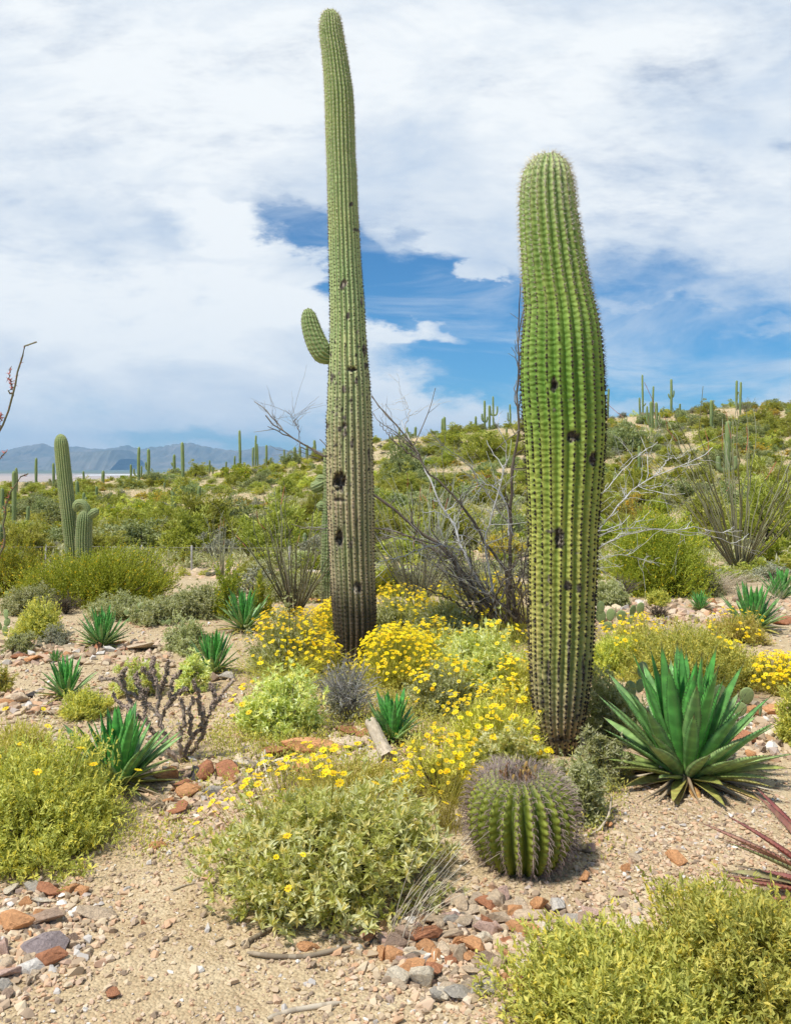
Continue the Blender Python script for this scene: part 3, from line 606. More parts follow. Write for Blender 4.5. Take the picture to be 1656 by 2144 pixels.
# ------------------------------------------------------------------ barrel cactus
def barrel():
    u, v = 1093, 1835; d = 3.56; x = (u-U0)/F*d; base = (x, d, float(height(x, d))-.01)
    root = thing('barrel_cactus', 'round spiny barrel cactus with orange fruit on top, in front of the thick saguaro', 'cactus', base)
    Rm = .206; Hh = .385
    a = np.linspace(-1.15, 1.5707, 90); rr_ = Rm*np.cos(a)**.72*1.0; z = Hh*.53+Hh*.47*np.sin(a)*1.0; z = np.where(a < 0, Hh*.53+Hh*.53*np.sin(a)/math.sin(1.15), z)
    z = z-.045*np.exp(-(rr_/(.35*Rm))**2)*(a > 0)
    path = np.stack([-.03*(z/Hh), 0*z, z], -1)
    m = MB(); V, O, hh, ci, T = ribbed(m, np.stack([path[:, 0], path[:, 1], z], -1), np.maximum(rr_, .004), 23, .17, 10, 1.35, crest_mod=lambda h: .035*np.cos(h*2*PI/.031), wob=.05)
    # tint: yellower crests, much darker green furrows
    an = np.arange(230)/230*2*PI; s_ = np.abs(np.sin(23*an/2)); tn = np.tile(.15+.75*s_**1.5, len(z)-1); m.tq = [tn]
    link('body', m.mesh('body', G['barrel']), root)
    # areoles by arc length along the profile
    prof = np.stack([rr_, z], -1); arc = np.concatenate([[0], np.cumsum(np.linalg.norm(np.diff(prof, axis=0), axis=1))])
    s = MB(); A = np.arange(.02, arc[-1]-.02, .021); Ps = []; Ds = []; Ts = []; H = []
    dr = np.gradient(rr_, arc); dz = np.gradient(z, arc)
    for c in ci:
        o = O[45, c]; h2 = A+RS.uniform(0, .012); r_ = np.interp(h2, arc, rr_)*1.03; z_ = np.interp(h2, arc, z); tr = np.interp(h2, arc, dr); tz = np.interp(h2, arc, dz)
        Ps.append(np.stack([o[0]*r_-.03*z_/Hh, o[1]*r_, z_], -1)); Ts.append(np.stack([o[0]*tr, o[1]*tr, tz], -1)); Ds.append(np.stack([o[0]*tz, o[1]*tz, -tr], -1)); H.append(z_/Hh)
    P = np.concatenate(Ps); T = nrm(np.concatenate(Ts)); D = nrm(np.concatenate(Ds)); H = np.concatenate(H)
    S = np.cross(D, T)
    top = np.clip((H-.72)/.25, 0, 1)
    knobs(s, P+D*.002, .0042, .2, (1, 1, 1.3))
    for k in range(6):
        a_ = (k+.5)/6*2*PI+RS.uniform(-.3, .3, len(P)); dd = nrm(D*.55+np.cos(a_)[:, None]*S+np.sin(a_)[:, None]*T)
        L = (.024+.012*top)*RS.uniform(.7, 1.2, len(P)); mid = P+dd*(L*.6)[:, None]; tn = np.clip(.35+.4*top+RS.uniform(-.25, .3, len(P)), 0, 1)
        cone_spikes(s, P, dd, L, .00075, tn)
    for k in range(3):      # hooked central spines
        dd = nrm(D+S*RS.uniform(-.5, .5, (len(P), 1))+T*RS.uniform(-.5, .4, (len(P), 1))); L = (.03+.012*top)*RS.uniform(.8, 1.2, len(P))
        p1 = P+dd*L[:, None]; p2 = p1+nrm(dd*.5-T)*(L*.35)[:, None]
        tubes(s, np.stack([P, P*.5+p1*.5+T*.002, p1, p2], 1), np.stack([L*0+.0012, L*0+.0011, L*0+.0009, L*0+.0004], 1), np.clip(.45+.3*top+RS.uniform(-.2, .2, len(P)), 0, 1), 3)
    # woolly crown of dense upright spines
    n = 620; aa = RS.uniform(0, 2*PI, n); q = RS.uniform(.2, 1, n)**.6*.13; Pc = np.stack([np.cos(aa)*q-.03, np.sin(aa)*q, Hh-.035+0*q-(q/.2)**2*.05], -1)
    cone_spikes(s, Pc, nrm(np.stack([np.cos(aa)*q*5, np.sin(aa)*q*5, .8+0*q], -1)+RS.normal(size=(n, 3))*.45), RS.uniform(.02, .042, n), .001, RS.uniform(.4, 1, n))
    link('spines', s.mesh('spines', G['spine_p']), root)
    f = MB(); n = 30; aa = RS.uniform(0, 2*PI, n); q = RS.uniform(0, 1, n)**.5*.075; Pf = np.stack([np.cos(aa)*q-.035, np.sin(aa)*q*.9, Hh-.005+RS.uniform(-.01, .015, n)-(q/.2)**2*.05], -1)
    tubes(f, np.stack([Pf-[0, 0, .02], Pf, Pf+[0, 0, .008], Pf+RS.normal(size=(n, 3))*.004+[0, 0, .016]], 1), np.tile([.006, .009, .007, .003], (n, 1)), RS.uniform(0, 1, n), 6)
    link('dried_fruit', f.mesh('dried_fruit', G['fruit']), root); root.rotation_euler = (.05, .035, .3); root.scale = (1.04, 1, 1)
    return root
barrel()

# ------------------------------------------------------------------ agaves
def agave_leafset(m, sp, along, az, el, bend, L, W, tint, k=13, thick=1.):
    n = len(az); t = np.linspace(0, 1, k)
    ang = el[:, None]-bend[:, None]*(t[None]**1.4)             # elevation along the leaf
    ds = L[:, None]/(k-1); out = np.concatenate([np.zeros((n, 1)), np.cumsum(np.cos(ang[:, 1:])*ds, 1)], 1); up = np.concatenate([np.zeros((n, 1)), np.cumsum(np.sin(ang[:, 1:])*ds, 1)], 1)
    side_bend = RS.uniform(-.06, .06, n)[:, None]*t[None]**2*L[:, None]
    ca, sa = np.cos(az)[:, None], np.sin(az)[:, None]; r0 = RS.uniform(.02, .05, n)[:, None]*thick
    cx = ca*(out+r0)-sa*side_bend; cy = sa*(out+r0)+ca*side_bend; cz = up+.02
    Ctr = np.stack([cx, cy, cz], -1); T = nrm(np.gradient(Ctr, axis=1)); S = np.stack([-sa+0*t, ca+0*t, 0*cx], -1); S = nrm(S-(S*T).sum(-1, keepdims=True)*T); Nn = np.cross(T, S)
    Nn = Nn*np.sign(np.where(np.abs(Nn[..., 2:3]) > 1e-6, Nn[..., 2:3], 1))
    roll = RS.uniform(-.35, .35, n)[:, None, None]; S2 = S*np.cos(roll)+Nn*np.sin(roll); N2 = -S*np.sin(roll)+Nn*np.cos(roll); S, Nn = S2, N2
    wt = np.interp(t, [0, .12, .45, .7, .88, .96, 1], [.75, .62, 1, .80, .40, .16, .015]); th = np.interp(t, [0, .2, .6, 1], [.30, .18, .09, .01])
    w_ = W[:, None]*wt[None]/2; h_ = W[:, None]*th[None]
    ring = [(-1, .26, 0), (-.5, .02, 0), (0, -.09, 0), (.5, .02, 0), (1, .26, 0), (.45, .0, -1), (-.45, .0, -1)]
    V = np.stack([Ctr+S*(a*w_)[..., None]+Nn*(b*w_+c*h_)[..., None] for a, b, c in ring], 2)
    i = np.arange(n)[:, None, None]*(k*7); j = np.arange(k-1)[None, :, None]*7; a = np.arange(7)[None, None]; b = (a+1) % 7
    Q = np.stack([i+j+a, i+j+b, i+j+7+b, i+j+7+a], -1).reshape(-1, 4)
    m.quads(V.reshape(-1, 3), Q, np.repeat(tint, (k-1)*7)); along.append(np.tile(np.repeat(t, 7), n))
    # marginal teeth and the end spine
    tt = np.linspace(.15, .93, max(8, int(L.mean()/.022)))
    for sgn in (-1, 1):
        e = Ctr+S*(sgn*w_)[..., None]+Nn*(.26*w_)[..., None]
        Pp = np.stack([np.stack([np.interp(tt, t, e[q, :, c]) for c in range(3)], -1) for q in range(n)]); Dn = np.repeat(sgn*S[:, k//2][:, None], len(tt), 1)-.35*T[:, k//2][:, None]
        cone_spikes(sp, Pp.reshape(-1, 3), Dn.reshape(-1, 3), RS.uniform(.5, 1, Pp.shape[0]*Pp.shape[1])*.0075*thick, .0022*thick, .30)
    cone_spikes(sp, Ctr[:, -1], T[:, -1], .022*thick, .0018*thick, .1)
def agave(label, u, vb, vt, half_px, n_in=26, n_mid=26, n_low=20, n_dry=10, wide=.075, seed=0, rootless=False, green=1.0, group='green agaves', matn='agave', dfix=None, dz=0.):
    global RS; keep = RS; RS = np.random.RandomState(100+seed)
    g = ground_hit(u, vb); d = dfix or g[1]; x = (u-U0)/F*d; base = (x, d, float(height(x, d))+dz)
    root = thing('agave', label, 'agave', base, group=group)
    Lc = (EYE-(vt-V0)/F*d)-base[2]; Lo = half_px/F*d; k = Lc/.6
    m = MB(); sp = MB(); al = []
    ga = 2.399963
    def grp(n, off, e0, e1, b0, b1, L0, L1, W0, W1, t0, t1):
        i = np.arange(n); q = (i+.5)/n
        az = (i+off)*ga+RS.uniform(-.2, .2, n); el = np.radians(e0+(e1-e0)*q)+RS.uniform(-.07, .07, n); bend = b0+(b1-b0)*q+RS.uniform(-.08, .08, n)
        L = (L0+(L1-L0)*q)*RS.uniform(.80, 1.08, n); W = (W0+(W1-W0)*q)*RS.uniform(.88, 1.12, n)
        agave_leafset(m, sp, al, az, el, bend, L, W, np.clip((t0+(t1-t0)*q)+RS.uniform(-.08, .08, n), 0, 1), thick=max(k, .4)*1.0)
    wd = wide*k/.9
    grp(n_in, 0, 88, 68, .0, .10, Lc*.93, Lc*1.02, wd, wd*1.15, 1.0*green, .85*green)
    grp(n_mid, n_in, 64, 30, .12, .12, Lc*.95, (Lo*1.05), wd*1.05, wd*.9, .74, .50)
    grp(n_low, n_in+n_mid, 26, 0, .15, .42, Lo*1.08, Lo*.8, wd*.82, wd*.72, .42, .04)
    me_m = m; m.point_attr('along', np.concatenate(al)); link('leaves', m.mesh('leaves', G[matn]), root); link('spines', sp.mesh('spines', G['spine']), root)
    if n_dry:
        dm = MB(); n = n_dry*2; az = RS.uniform(0, 2*PI, n); L = Lo*RS.uniform(.45, .95, n); q = np.linspace(0, 1, 6)
        Pd = np.stack([np.cos(az)[:, None]*(L[:, None]*q+.03)+np.sin(az)[:, None]*q**2*RS.uniform(-.05, .05, n)[:, None], np.sin(az)[:, None]*(L[:, None]*q+.03), .05*k*(1-q[None]**.7)*RS.uniform(.3, 1.3, n)[:, None]+.012+0*L[:, None]], -1)
        tubes(dm, Pd, np.interp(q, [0, .4, 1], [.6, .8, .1])[None]*wd*.16, RS.uniform(0, .8, n), 4); link('dry_leaves', dm.mesh('dry_leaves', G['straw']), root)
    RS = keep; return root
agave('largest green agave, wide spiky rosette right of the thick saguaro', 1435, 1635, 1358, 188, 24, 34, 36, 24, .066, 1)
agave('green agave rising behind the leafy shrub at the left front', 248, 1650, 1480, 142, 20, 24, 20, 8, .070, 2)
agave('small green agave with outspread leaves beside rocks, left of the purple cholla', 140, 1465, 1378, 72, 22, 18, 14, 10, .06, 3)
agave('dense narrow-leaved agave near the prickly pear, with rocks at its foot on the left', 215, 1357, 1270, 60, 28, 44, 34, 14, .044, 4)
agave('green agave between two leafy shrubs, right of the rocks near the purple cholla', 447, 1412, 1318, 60, 24, 20, 12, 8, .055, 5)
agave('green agave beside the yellow flowering shrub, left of the dark ocotillo', 513, 1322, 1232, 68, 28, 44, 30, 10, .044, 6)
agave('dark green agave standing beside the fallen grey log at the centre', 822, 1556, 1452, 66, 24, 20, 14, 8, .07, 7)
agave('green agave with grey-green outer leaves on the gravel at the right', 1575, 1322, 1222, 72, 24, 28, 20, 14, .062, 8)
agave('agave at the right edge, smaller and behind the other one on the gravel', 1633, 1258, 1192, 36, 22, 26, 12, 8, .07, 9)
agave('tiny spiky agave among the stones of the low rock border on the right', 1465, 1280, 1236, 30, 20, 26, 14, 8, .05, 10)
agave('tiny narrow-leaved agave seedling behind the small left agave', 117, 1388, 1362, 18, 16, 14, 6, 0, .05, 11)
def red_agave():
    global RS; keep = RS; RS = np.random.RandomState(55)
    d = 3.25; x = (1790-U0)/F*d; base = (x, d, float(height(x, d)))
    root = thing('agave', 'reddish purple agave reaching into the frame at the right edge', 'agave', base)
    m = MB(); sp = MB(); al = []
    # leaves that reach into view: azimuth, elevation, bend, length
    spec = [(3.05, 36, .10, .52, .055), (3.25, 30, .18, .50, .05), (2.8, 24, .08, .55, .06), (3.35, 14, .1, .50, .055), (3.0, 8, .10, .50, .045), (3.5, 3, .05, .44, .05), (3.15, 18, .2, .46, .05), (2.5, 50, .1, .45, .055), (3.6, 26, .1, .48, .055)]
    n2 = 26; extra = [((i*2.4) % 6.28, 75-i*2.6, .15, .45, .055) for i in range(n2)]
    for grp_, t0 in ((spec, .55), (extra, .5)):
        a = np.array(grp_); agave_leafset(m, sp, al, a[:, 0], np.radians(a[:, 1]), a[:, 2], a[:, 3], a[:, 4], np.clip(RS.uniform(.0, 1., len(a)), 0, 1))
    m.point_attr('along', np.concatenate(al)); link('leaves', m.mesh('leaves', G['agave_red']), root); link('spines', sp.mesh('spines', G['spine']), root); RS = keep
red_agave()

# ------------------------------------------------------------------ leafy shrubs
def dome_points(n, R, Hh, lobes=11, bulk=.35, low=-.15, per=11, jit=.10):
    """tips spread through a lumpy dome in clumps; returns points and outward directions"""
    nc = max(6, n//per); a = RS.uniform(0, 2*PI, nc); z = RS.uniform(low, 1, nc); s = np.sqrt(np.clip(1-z*z, 0, 1)); D = np.stack([np.cos(a)*s, np.sin(a)*s, z], -1)
    lb_ = nrm(RS.normal(size=(lobes, 3))+[0, 0, .4]); am = RS.uniform(-.34, .36, lobes)
    rad = (.82+sum(am[i]*np.exp((D@lb_[i]-1)*9) for i in range(lobes)))*RS.uniform(.86, 1.12, nc); f = RS.uniform(bulk**2, 1, nc)**.5*rad*np.where(RS.uniform(size=nc) < .13, RS.uniform(1.08, 1.28, nc), 1)
    P = D*f[:, None]; i = RS.randint(0, nc, n); P = P[i]+RS.normal(size=(n, 3))*jit*[1, 1, 1]; Dd = nrm(D[i]+RS.normal(size=(n, 3))*.3)
    P = P*[R, R, Hh*.9]+[0, 0, Hh*.1]; P[:, 2] = np.where(P[:, 2] < .012, RS.uniform(.01, .08, n)*Hh, P[:, 2]); return P, Dd, D*f[:, None]*[R, R, Hh*.9]+[0, 0, Hh*.1]
STY = dict(
 silver=dict(mat='silver', L=.037, W=.0125, ros=8, dens=1450, spr=.85, stem=120),
 sage=dict(mat='sage', L=.026, W=.0085, ros=7, dens=3300, spr=1., stem=90),
 lime=dict(mat='lime', L=.026, W=.0088, ros=8, dens=3300, spr=.75, stem=80, sprig=.06),
 stalky=dict(mat='grass_y', L=.030, W=.007, ros=7, dens=3000, spr=.6, stem=60, sprig=.05),
 grey=dict(mat='grey', L=.018, W=.006, ros=5, dens=2500, spr=1., stem=120),
 creosote=dict(mat='creosote', L=.026, W=.012, ros=8, dens=1100, spr=.55, stem=80, sprig=.12),
)
def add_flowers(fm, dm, P, Nv, size):
    n = len(P); S = nrm(np.cross(Nv, nrm(RS.normal(size=(n, 3))))); T = np.cross(Nv, S); size = np.broadcast_to(size, (n,))
    k = 9
    for i in range(k):
        a = i/k*2*PI; D = np.cos(a)*S+np.sin(a)*T+Nv*.12
        leaves(fm, P+D*size[:, None]*.1, D, Nv, size*.5*RS.uniform(.85, 1.1, n), size*.27, RS.uniform(0, 1, n), .05, .6)
    knobs(dm, P+Nv*.001, size*.15, RS.uniform(0, 1, n))
def flower_mesh(seed):
    global RS; keep = RS; RS = np.random.RandomState(seed); f = MB(); d = MB(); add_flowers(f, d, np.zeros((1, 3)), np.array([[0, 0, 1.]]), 1.)
    nq = len(np.concatenate(f.q)); f.tris(np.concatenate(d.v), np.concatenate(d.t), 0.); me = f.mesh('flower', G['petal'], False); me.materials.append(G['disc'])
    mi = np.zeros(len(me.polygons), np.int32); mi[nq:] = 1; me.polygons.foreach_set('material_index', mi); RS = keep; return me
FLOWER = [flower_mesh(i) for i in range(6)]
def shrub(name, label, u, vt, vb, wpx, style, nfl=0, fl_h=.10, group=None, seed=0, cat='shrub', k=1., dens=1., yd=1., dloc=None, fl_top=.5):
    global RS; keep = RS; RS = np.random.RandomState(500+seed+int(u)*3+int(vt))
    S = STY[style]; g = ground_hit(u, vb); df = g[1]; R = wpx/2/F*df; dc = dloc or df+R*.75*yd; R = wpx/2/F*dc
    x = (u-U0)/F*dc; gz = float(height(x, dc)); Hh = max(EYE-(vt-V0)/F*dc-gz, .08)*1.1
    root = thing(name, label, cat, (x, dc, gz), group=group)
    area = R*R*2.2+R*Hh*2.2; n = int(min(S['dens']*dens*area*2.2/k, 9000)); n = max(n, 120)
    P, D, Cc = dome_points(n, R, Hh); L = S['L']*k; W = S['W']*k; r = S['ros']
    m = MB(); Pn = np.repeat(P, r, 0); up = np.array([0, 0, 1.])
    axis = np.repeat(nrm(D*.7+up*.55+RS.normal(size=(n, 3))*.2), r, 0)
    if 'sprig' in S: q = np.tile(np.linspace(0, 1, r), n); Pn = Pn+axis*(q*S['sprig']*k)[:, None]-axis*S['sprig']*k*.6; Pn[:, 2] = np.maximum(Pn[:, 2], .008)
    dd = nrm(axis*(1.1-S['spr']*.5)+RS.normal(size=(n*r, 3))*S['spr']*.75)
    tn = np.clip(np.repeat(RS.beta(1.1, 1.1, n), r)+RS.uniform(-.2, .2, n*r), 0, .93); tn = np.where(RS.uniform(size=n*r) < .04, 1., tn)
    leaves(m, Pn, dd, nrm(up*.8+axis*.5+RS.normal(size=(n*r, 3))*.45), L*RS.uniform(.45, 1.3, n*r), W*RS.uniform(.6, 1.3, n*r), tn)
    link('foliage', m.mesh('foliage', G[S['mat']], False), root)
    ns = min(len(Cc), S['stem']+int(40*R)); E = Cc[:ns]; B = RS.normal(size=(ns, 3))*[.06*R, .06*R, 0]+[0, 0, -.01]
    q = np.linspace(0, 1, 7)[None, :, None]; M1 = B+(E-B)*[.62, .62, .35]; Pp = (1-q)**2*B[:, None]+2*q*(1-q)*M1[:, None]+q**2*E[:, None]+RS.normal(size=(ns, 7, 3))*.012*R*np.sin(q*PI)
    tubes(sm := MB(), Pp, (np.interp(q[0, :, 0], [0, 1], [.0065, .0016])*(.6+R))[None]*RS.uniform(.6, 1.3, ns)[:, None]*k**.5, RS.uniform(.1, .9, ns), 4)
    link('stems', sm.mesh('stems', G['stem']), root)
    if nfl:
        nfl = int(nfl*2.3) if nfl > 35 else nfl
        fm = MB(); dm = MB(); sk = MB()
        nc = max(6, nfl//5); a = RS.uniform(0, 2*PI, nc); rr2 = RS.uniform(0, 1, nc)**.5*.95; cx = np.stack([np.cos(a)*rr2*R, np.sin(a)*rr2*R], -1)[RS.randint(0, nc, nfl)]+RS.normal(size=(nfl, 2))*.13*R
        rq = np.clip(np.hypot(cx[:, 0], cx[:, 1])/R, 0, .98); zt = Hh*(.1+.9*np.sqrt(1-rq**2)); hgt = RS.uniform(.2, 1, nfl)*fl_h
        tilt = nrm(np.stack([cx[:, 0]/R*.5, cx[:, 1]/R*.5, np.full(nfl, 1.)], -1)+RS.normal(size=(nfl, 3))*.28)
        top = np.stack([cx[:, 0], cx[:, 1], zt], -1)+tilt*[1.2, 1.2, 1]*hgt[:, None]; bot = np.stack([cx[:, 0]*.8, cx[:, 1]*.8, zt*.6], -1)
        q = np.linspace(0, 1, 5)[None, :, None]; mid = (bot+top)/2+tilt*.02
        tubes(sk, (1-q)**2*bot[:, None]+2*q*(1-q)*mid[:, None]+q**2*top[:, None], .0012+.0003*(dc > 5), RS.uniform(0, .7, nfl), 3)
        sz = RS.uniform(.020, .033, nfl)*(1 if nfl > 50 else 1.2); nv = nrm(tilt+np.array([0, -.25, .2])); order = np.argsort(top[:, 1]-top[:, 2]*.6)
        for i in order[:100]:
            q_ = Vector(nv[i]).to_track_quat('Z', 'Y').to_euler(); link('flower', FLOWER[RS.randint(len(FLOWER))], root, top[i], q_, float(sz[i]))
        rest = order[100:]
        if len(rest): add_flowers(fm, dm, top[rest], nv[rest], sz[rest])
        link('flower_stalks', sk.mesh('flower_stalks', G['grass_y']), root)
        if len(rest):
            fq = fm.mesh('flowers', G['petal'], False); o = link('flowers', fq, root); o['kind'] = 'stuff'
    RS = keep; return root
BB = 'brittlebush shrubs'
NEAR = [
 ('brittlebush', 'large silvery green brittlebush with a few yellow daisies, on the gravel at the front centre', 690, 1640, 1952, 540, 'silver', 44, .10, 1.0),
 ('sage_shrub', 'big yellow-green small-leaved shrub at the left front, below the green agave', 75, 1600, 1825, 440, 'lime', 8, .1, 1.05),
 ('sage_shrub', 'pale yellowish shrub at the left edge, behind the big yellow-green one', 30, 1515, 1680, 210, 'stalky', 6, .08, .7),
 ('sage_shrub', 'bright lime green shrub filling the bottom right corner', 1600, 1895, 2210, 470, 'lime', 0, .1, 1.25),
 ('sage_shrub', 'low lime green shrub along the bottom edge, left of the corner shrub', 1310, 1995, 2290, 560, 'lime', 0, .1, 1.1),
 ('brittlebush', 'rounded grey-green brittlebush with a few daisies, left of the dead grey shrub', 585, 1420, 1555, 195, 'silver', 14, .10, 1.2),
 ('brittlebush', 'flowering brittlebush left of the foot of the tallest saguaro, dotted with daisies', 605, 1305, 1420, 185, 'sage', 150, .12, .9),
 ('brittlebush', 'narrow strip of yellow flowers touching the left side of the tallest saguaro', 690, 1282, 1345, 80, 'stalky', 110, .12, .8),
 ('brittlebush', 'bush most thickly covered in yellow daisies, right of the foot of the tallest saguaro', 838, 1342, 1450, 160, 'stalky', 300, .12, .8),
 ('brittlebush', 'daisy bush behind and right of the tallest saguaro, in front of the grey ocotillo', 835, 1250, 1345, 150, 'sage', 80, .12, .8),
 ('brittlebush', 'pale green daisy bush below the bare branches, between the two big saguaros', 935, 1255, 1360, 200, 'sage', 80, .13, .8),
 ('brittlebush', 'yellow flowering bush growing through the base of the bare branched shrub', 1050, 1232, 1320, 120, 'stalky', 80, .14, .7),
 ('brittlebush', 'wide leafy brittlebush between the two big saguaros, left of the thick trunk', 1005, 1325, 1480, 250, 'silver', 40, .10, 1.),
 ('brittlebush', 'leafy green brittlebush right of the dark green agave', 935, 1400, 1510, 150, 'sage', 40, .10, 1.),
 ('brittlebush', 'yellow-green stalky bush left of the foot of the thick saguaro', 1030, 1470, 1600, 220, 'stalky', 55, .10, .9),
 ('brittlebush', 'thin yellow-stalked bush right of the log, left of the barrel cactus', 925, 1560, 1690, 160, 'stalky', 40, .09, .5),
 ('brittlebush', 'silvery brittlebush directly behind the barrel cactus', 1065, 1540, 1665, 190, 'silver', 16, .09, 1.1),
 ('brittlebush', 'sparse seedling patch with scattered daisies behind the front brittlebush', 740, 1612, 1712, 290, 'stalky', 22, .14, .6),
 ('sage_shrub', 'small grey-green shrub right of the barrel cactus, at the foot of the thick saguaro', 1215, 1550, 1738, 140, 'sage', 0, .1, .75),
 ('sage_shrub', 'straggly grey-green shrub left of the lowest leaves of the largest agave', 1262, 1520, 1655, 130, 'sage', 0, .1, .7),
 ('sage_shrub', 'grey-green shrub between the thick saguaro and the largest agave', 1278, 1395, 1560, 150, 'sage', 0, .1, 1.),
 ('sage_shrub', 'broad pale yellow-green shrub behind the largest agave', 1450, 1325, 1455, 330, 'lime', 18, .08, .9),
 ('sage_shrub', 'green shrub cut by the right edge, below the prickly pears', 1668, 1465, 1572, 90, 'lime', 8, .08, 1.),
 ('brittlebush', 'daisy-covered bush at the right edge, right of the largest agave', 1640, 1396, 1462, 150, 'stalky', 170, .10, .8),
 ('brittlebush', 'small daisy bush right of the thick saguaro, in front of the prickly pears', 1325, 1310, 1372, 130, 'stalky', 45, .12, .5),
 ('brittlebush', 'small daisy bush in front of the agave on the right gravel', 1545, 1296, 1352, 120, 'stalky', 36, .10, .6),
 ('sage_shrub', 'yellowish green shrub at the left edge beside the dark grey one', 85, 1276, 1345, 120, 'lime', 0, .1, 1.),
 ('sage_shrub', 'dark blue-grey shrub left of the dense narrow-leaved agave', 113, 1312, 1358, 92, 'grey', 0, .1, 1.),
 ('sage_shrub', 'pale green shrub behind the agave that sits between two leafy shrubs', 395, 1296, 1372, 110, 'sage', 0, .1, 1.),
 ('brittlebush', 'green leafy shrub left of the agave that sits between two leafy shrubs', 400, 1375, 1455, 90, 'silver', 0, .1, 1.),
 ('brittlebush', 'green leafy shrub behind the purple cholla', 290, 1395, 1465, 110, 'silver', 0, .1, 1.),
 ('sage_shrub', 'low yellow-green shrub right of the small left agave', 180, 1452, 1512, 130, 'lime', 0, .1, .9),
 ('sage_shrub', 'small yellow-green shrub cut by the left edge', 5, 1402, 1455, 40, 'lime', 0, .1, 1.),
 ('sage_shrub', 'grey-green shrub in front of the gravel path, left of the narrow creosote', 420, 1222, 1300, 170, 'sage', 0, .1, .9),
 ('sage_shrub', 'green shrub behind the prickly pear on the left', 330, 1255, 1312, 130, 'sage', 0, .1, .9),
 ('sage_shrub', 'pale sage shrub behind the dark ocotillo', 620, 1210, 1262, 200, 'sage', 0, .1, .8),
 ('sage_shrub', 'low grey shrub at the left edge below the creosote', 60, 1236, 1290, 130, 'sage', 0, .1, .9),
 ('sage_shrub', 'small round lime shrub behind the rock border, right of the thick saguaro', 1382, 1240, 1272, 56, 'lime', 0, .1, 1.2),
 ('brittlebush', 'pale leafy brittlebush between the two flowering bushes right of the tallest saguaro', 920, 1320, 1420, 150, 'silver', 60, .10, 1.),
 ('brittlebush', 'yellow-green bush with daisies touching the left side of the thick saguaro', 1085, 1400, 1500, 110, 'stalky', 40, .10, 1.),
 ('brittlebush', 'yellow-green bush behind the dead grey shrub', 660, 1350, 1430, 120, 'stalky', 60, .10, .8),
 ('brittlebush', 'broad yellow-green bush right of the thick saguaro, behind the grey-green shrub', 1290, 1335, 1420, 150, 'lime', 20, .09, 1.),
 ('sage_shrub', 'pale shrub in the middle of the left gravel, above the seedling agave', 40, 1330, 1372, 70, 'sage', 0, .1, 1.),
 ('sage_shrub', 'low sage shrub left of the dead purplish shrub', 250, 1250, 1300, 130, 'sage', 0, .1, 1.),
 ('sage_shrub', 'pale sage shrub just left of the foot of the tallest saguaro, behind the gravel', 640, 1195, 1250, 90, 'lime', 0, .1, 1.),
 ('sage_shrub', 'grey sage shrub behind the bare branched shrub', 985, 1185, 1255, 170, 'sage', 0, .1, 1.),
 ('sage_shrub', 'olive sage shrub left of the low border on the right', 1275, 1205, 1275, 90, 'sage', 0, .1, 1.),
 ('sage_shrub', 'pale sage shrub behind the tiny agave on the right', 1470, 1190, 1250, 110, 'sage', 0, .1, 1.),
 ('creosote_bush', 'large olive creosote bush in front of the close saguaro pair on the left', 205, 1158, 1275, 290, 'creosote', 0, .1, 1.3),
 ('creosote_bush', 'olive creosote bush at the left edge', 15, 1160, 1252, 150, 'creosote', 0, .1, 1.3),
 ('creosote_bush', 'dark-stemmed creosote bush with tiny yellow flowers right of the thick saguaro', 1372, 1082, 1252, 230, 'creosote', 0, .1, 1.3),
 ('creosote_bush', 'narrow upright creosote just left of the agave by the dark ocotillo', 478, 1200, 1300, 60, 'creosote', 0, .1, 1.3),
 ('creosote_bush', 'narrow upright creosote just behind the agave by the dark ocotillo', 545, 1212, 1300, 50, 'creosote', 0, .1, 1.3),
 ('creosote_bush', 'green creosote peeking out right of the tallest saguaro', 812, 1178, 1250, 80, 'creosote', 0, .1, 1.5),
]
for i, (nm, lb_, u, vt, vb, wp, st, nf, fh, dn) in enumerate(NEAR):
    far = ground_hit(u, vb)[1] > 7.5
    shrub(nm, lb_, u, vt, vb, wp, st, nf, fh, seed=i, cat='bush', dens=dn, k=1.25 if far else 1., group={'brittlebush': BB, 'sage_shrub': 'leafy sage shrubs', 'creosote_bush': 'creosote bushes'}[nm])
# ------------------------------------------------------------------ canes, branches
def cane(m, pts, d, base, r0, r1, tint, sides=5, thorns=None, th_t=.3, n=14, sm=True):
    """pts: (u, v[, dy]) in photo pixels at distance d -> one tapered tube in local coordinates"""
    pts = [tuple(p)+(0,)*(3-len(p)) for p in pts]; a = np.array(pts, float); dd = d+a[:, 2]
    W = np.stack([(a[:, 0]-U0)/F*dd, dd, EYE-(a[:, 1]-V0)/F*dd], -1)-np.array(base)
    s = np.concatenate([[0], np.cumsum(np.linalg.norm(np.diff(W, axis=0), axis=1))]); q = np.linspace(0, s[-1], n); P = np.stack([np.interp(q, s, W[:, c]) for c in range(3)], -1)
    if sm: P[1:-1] = P[1:-1]*.5+(P[:-2]+P[2:])*.25
    P[1:] += RS.normal(size=(n-1, 3))*.006
    R = np.linspace(r0, r1, n)*RS.uniform(.9, 1.1, n); tubes(m, P, R, np.broadcast_to(np.asarray(tint, float)[:n-1] if np.ndim(tint) else float(tint), (1, n-1)), sides)
    return P
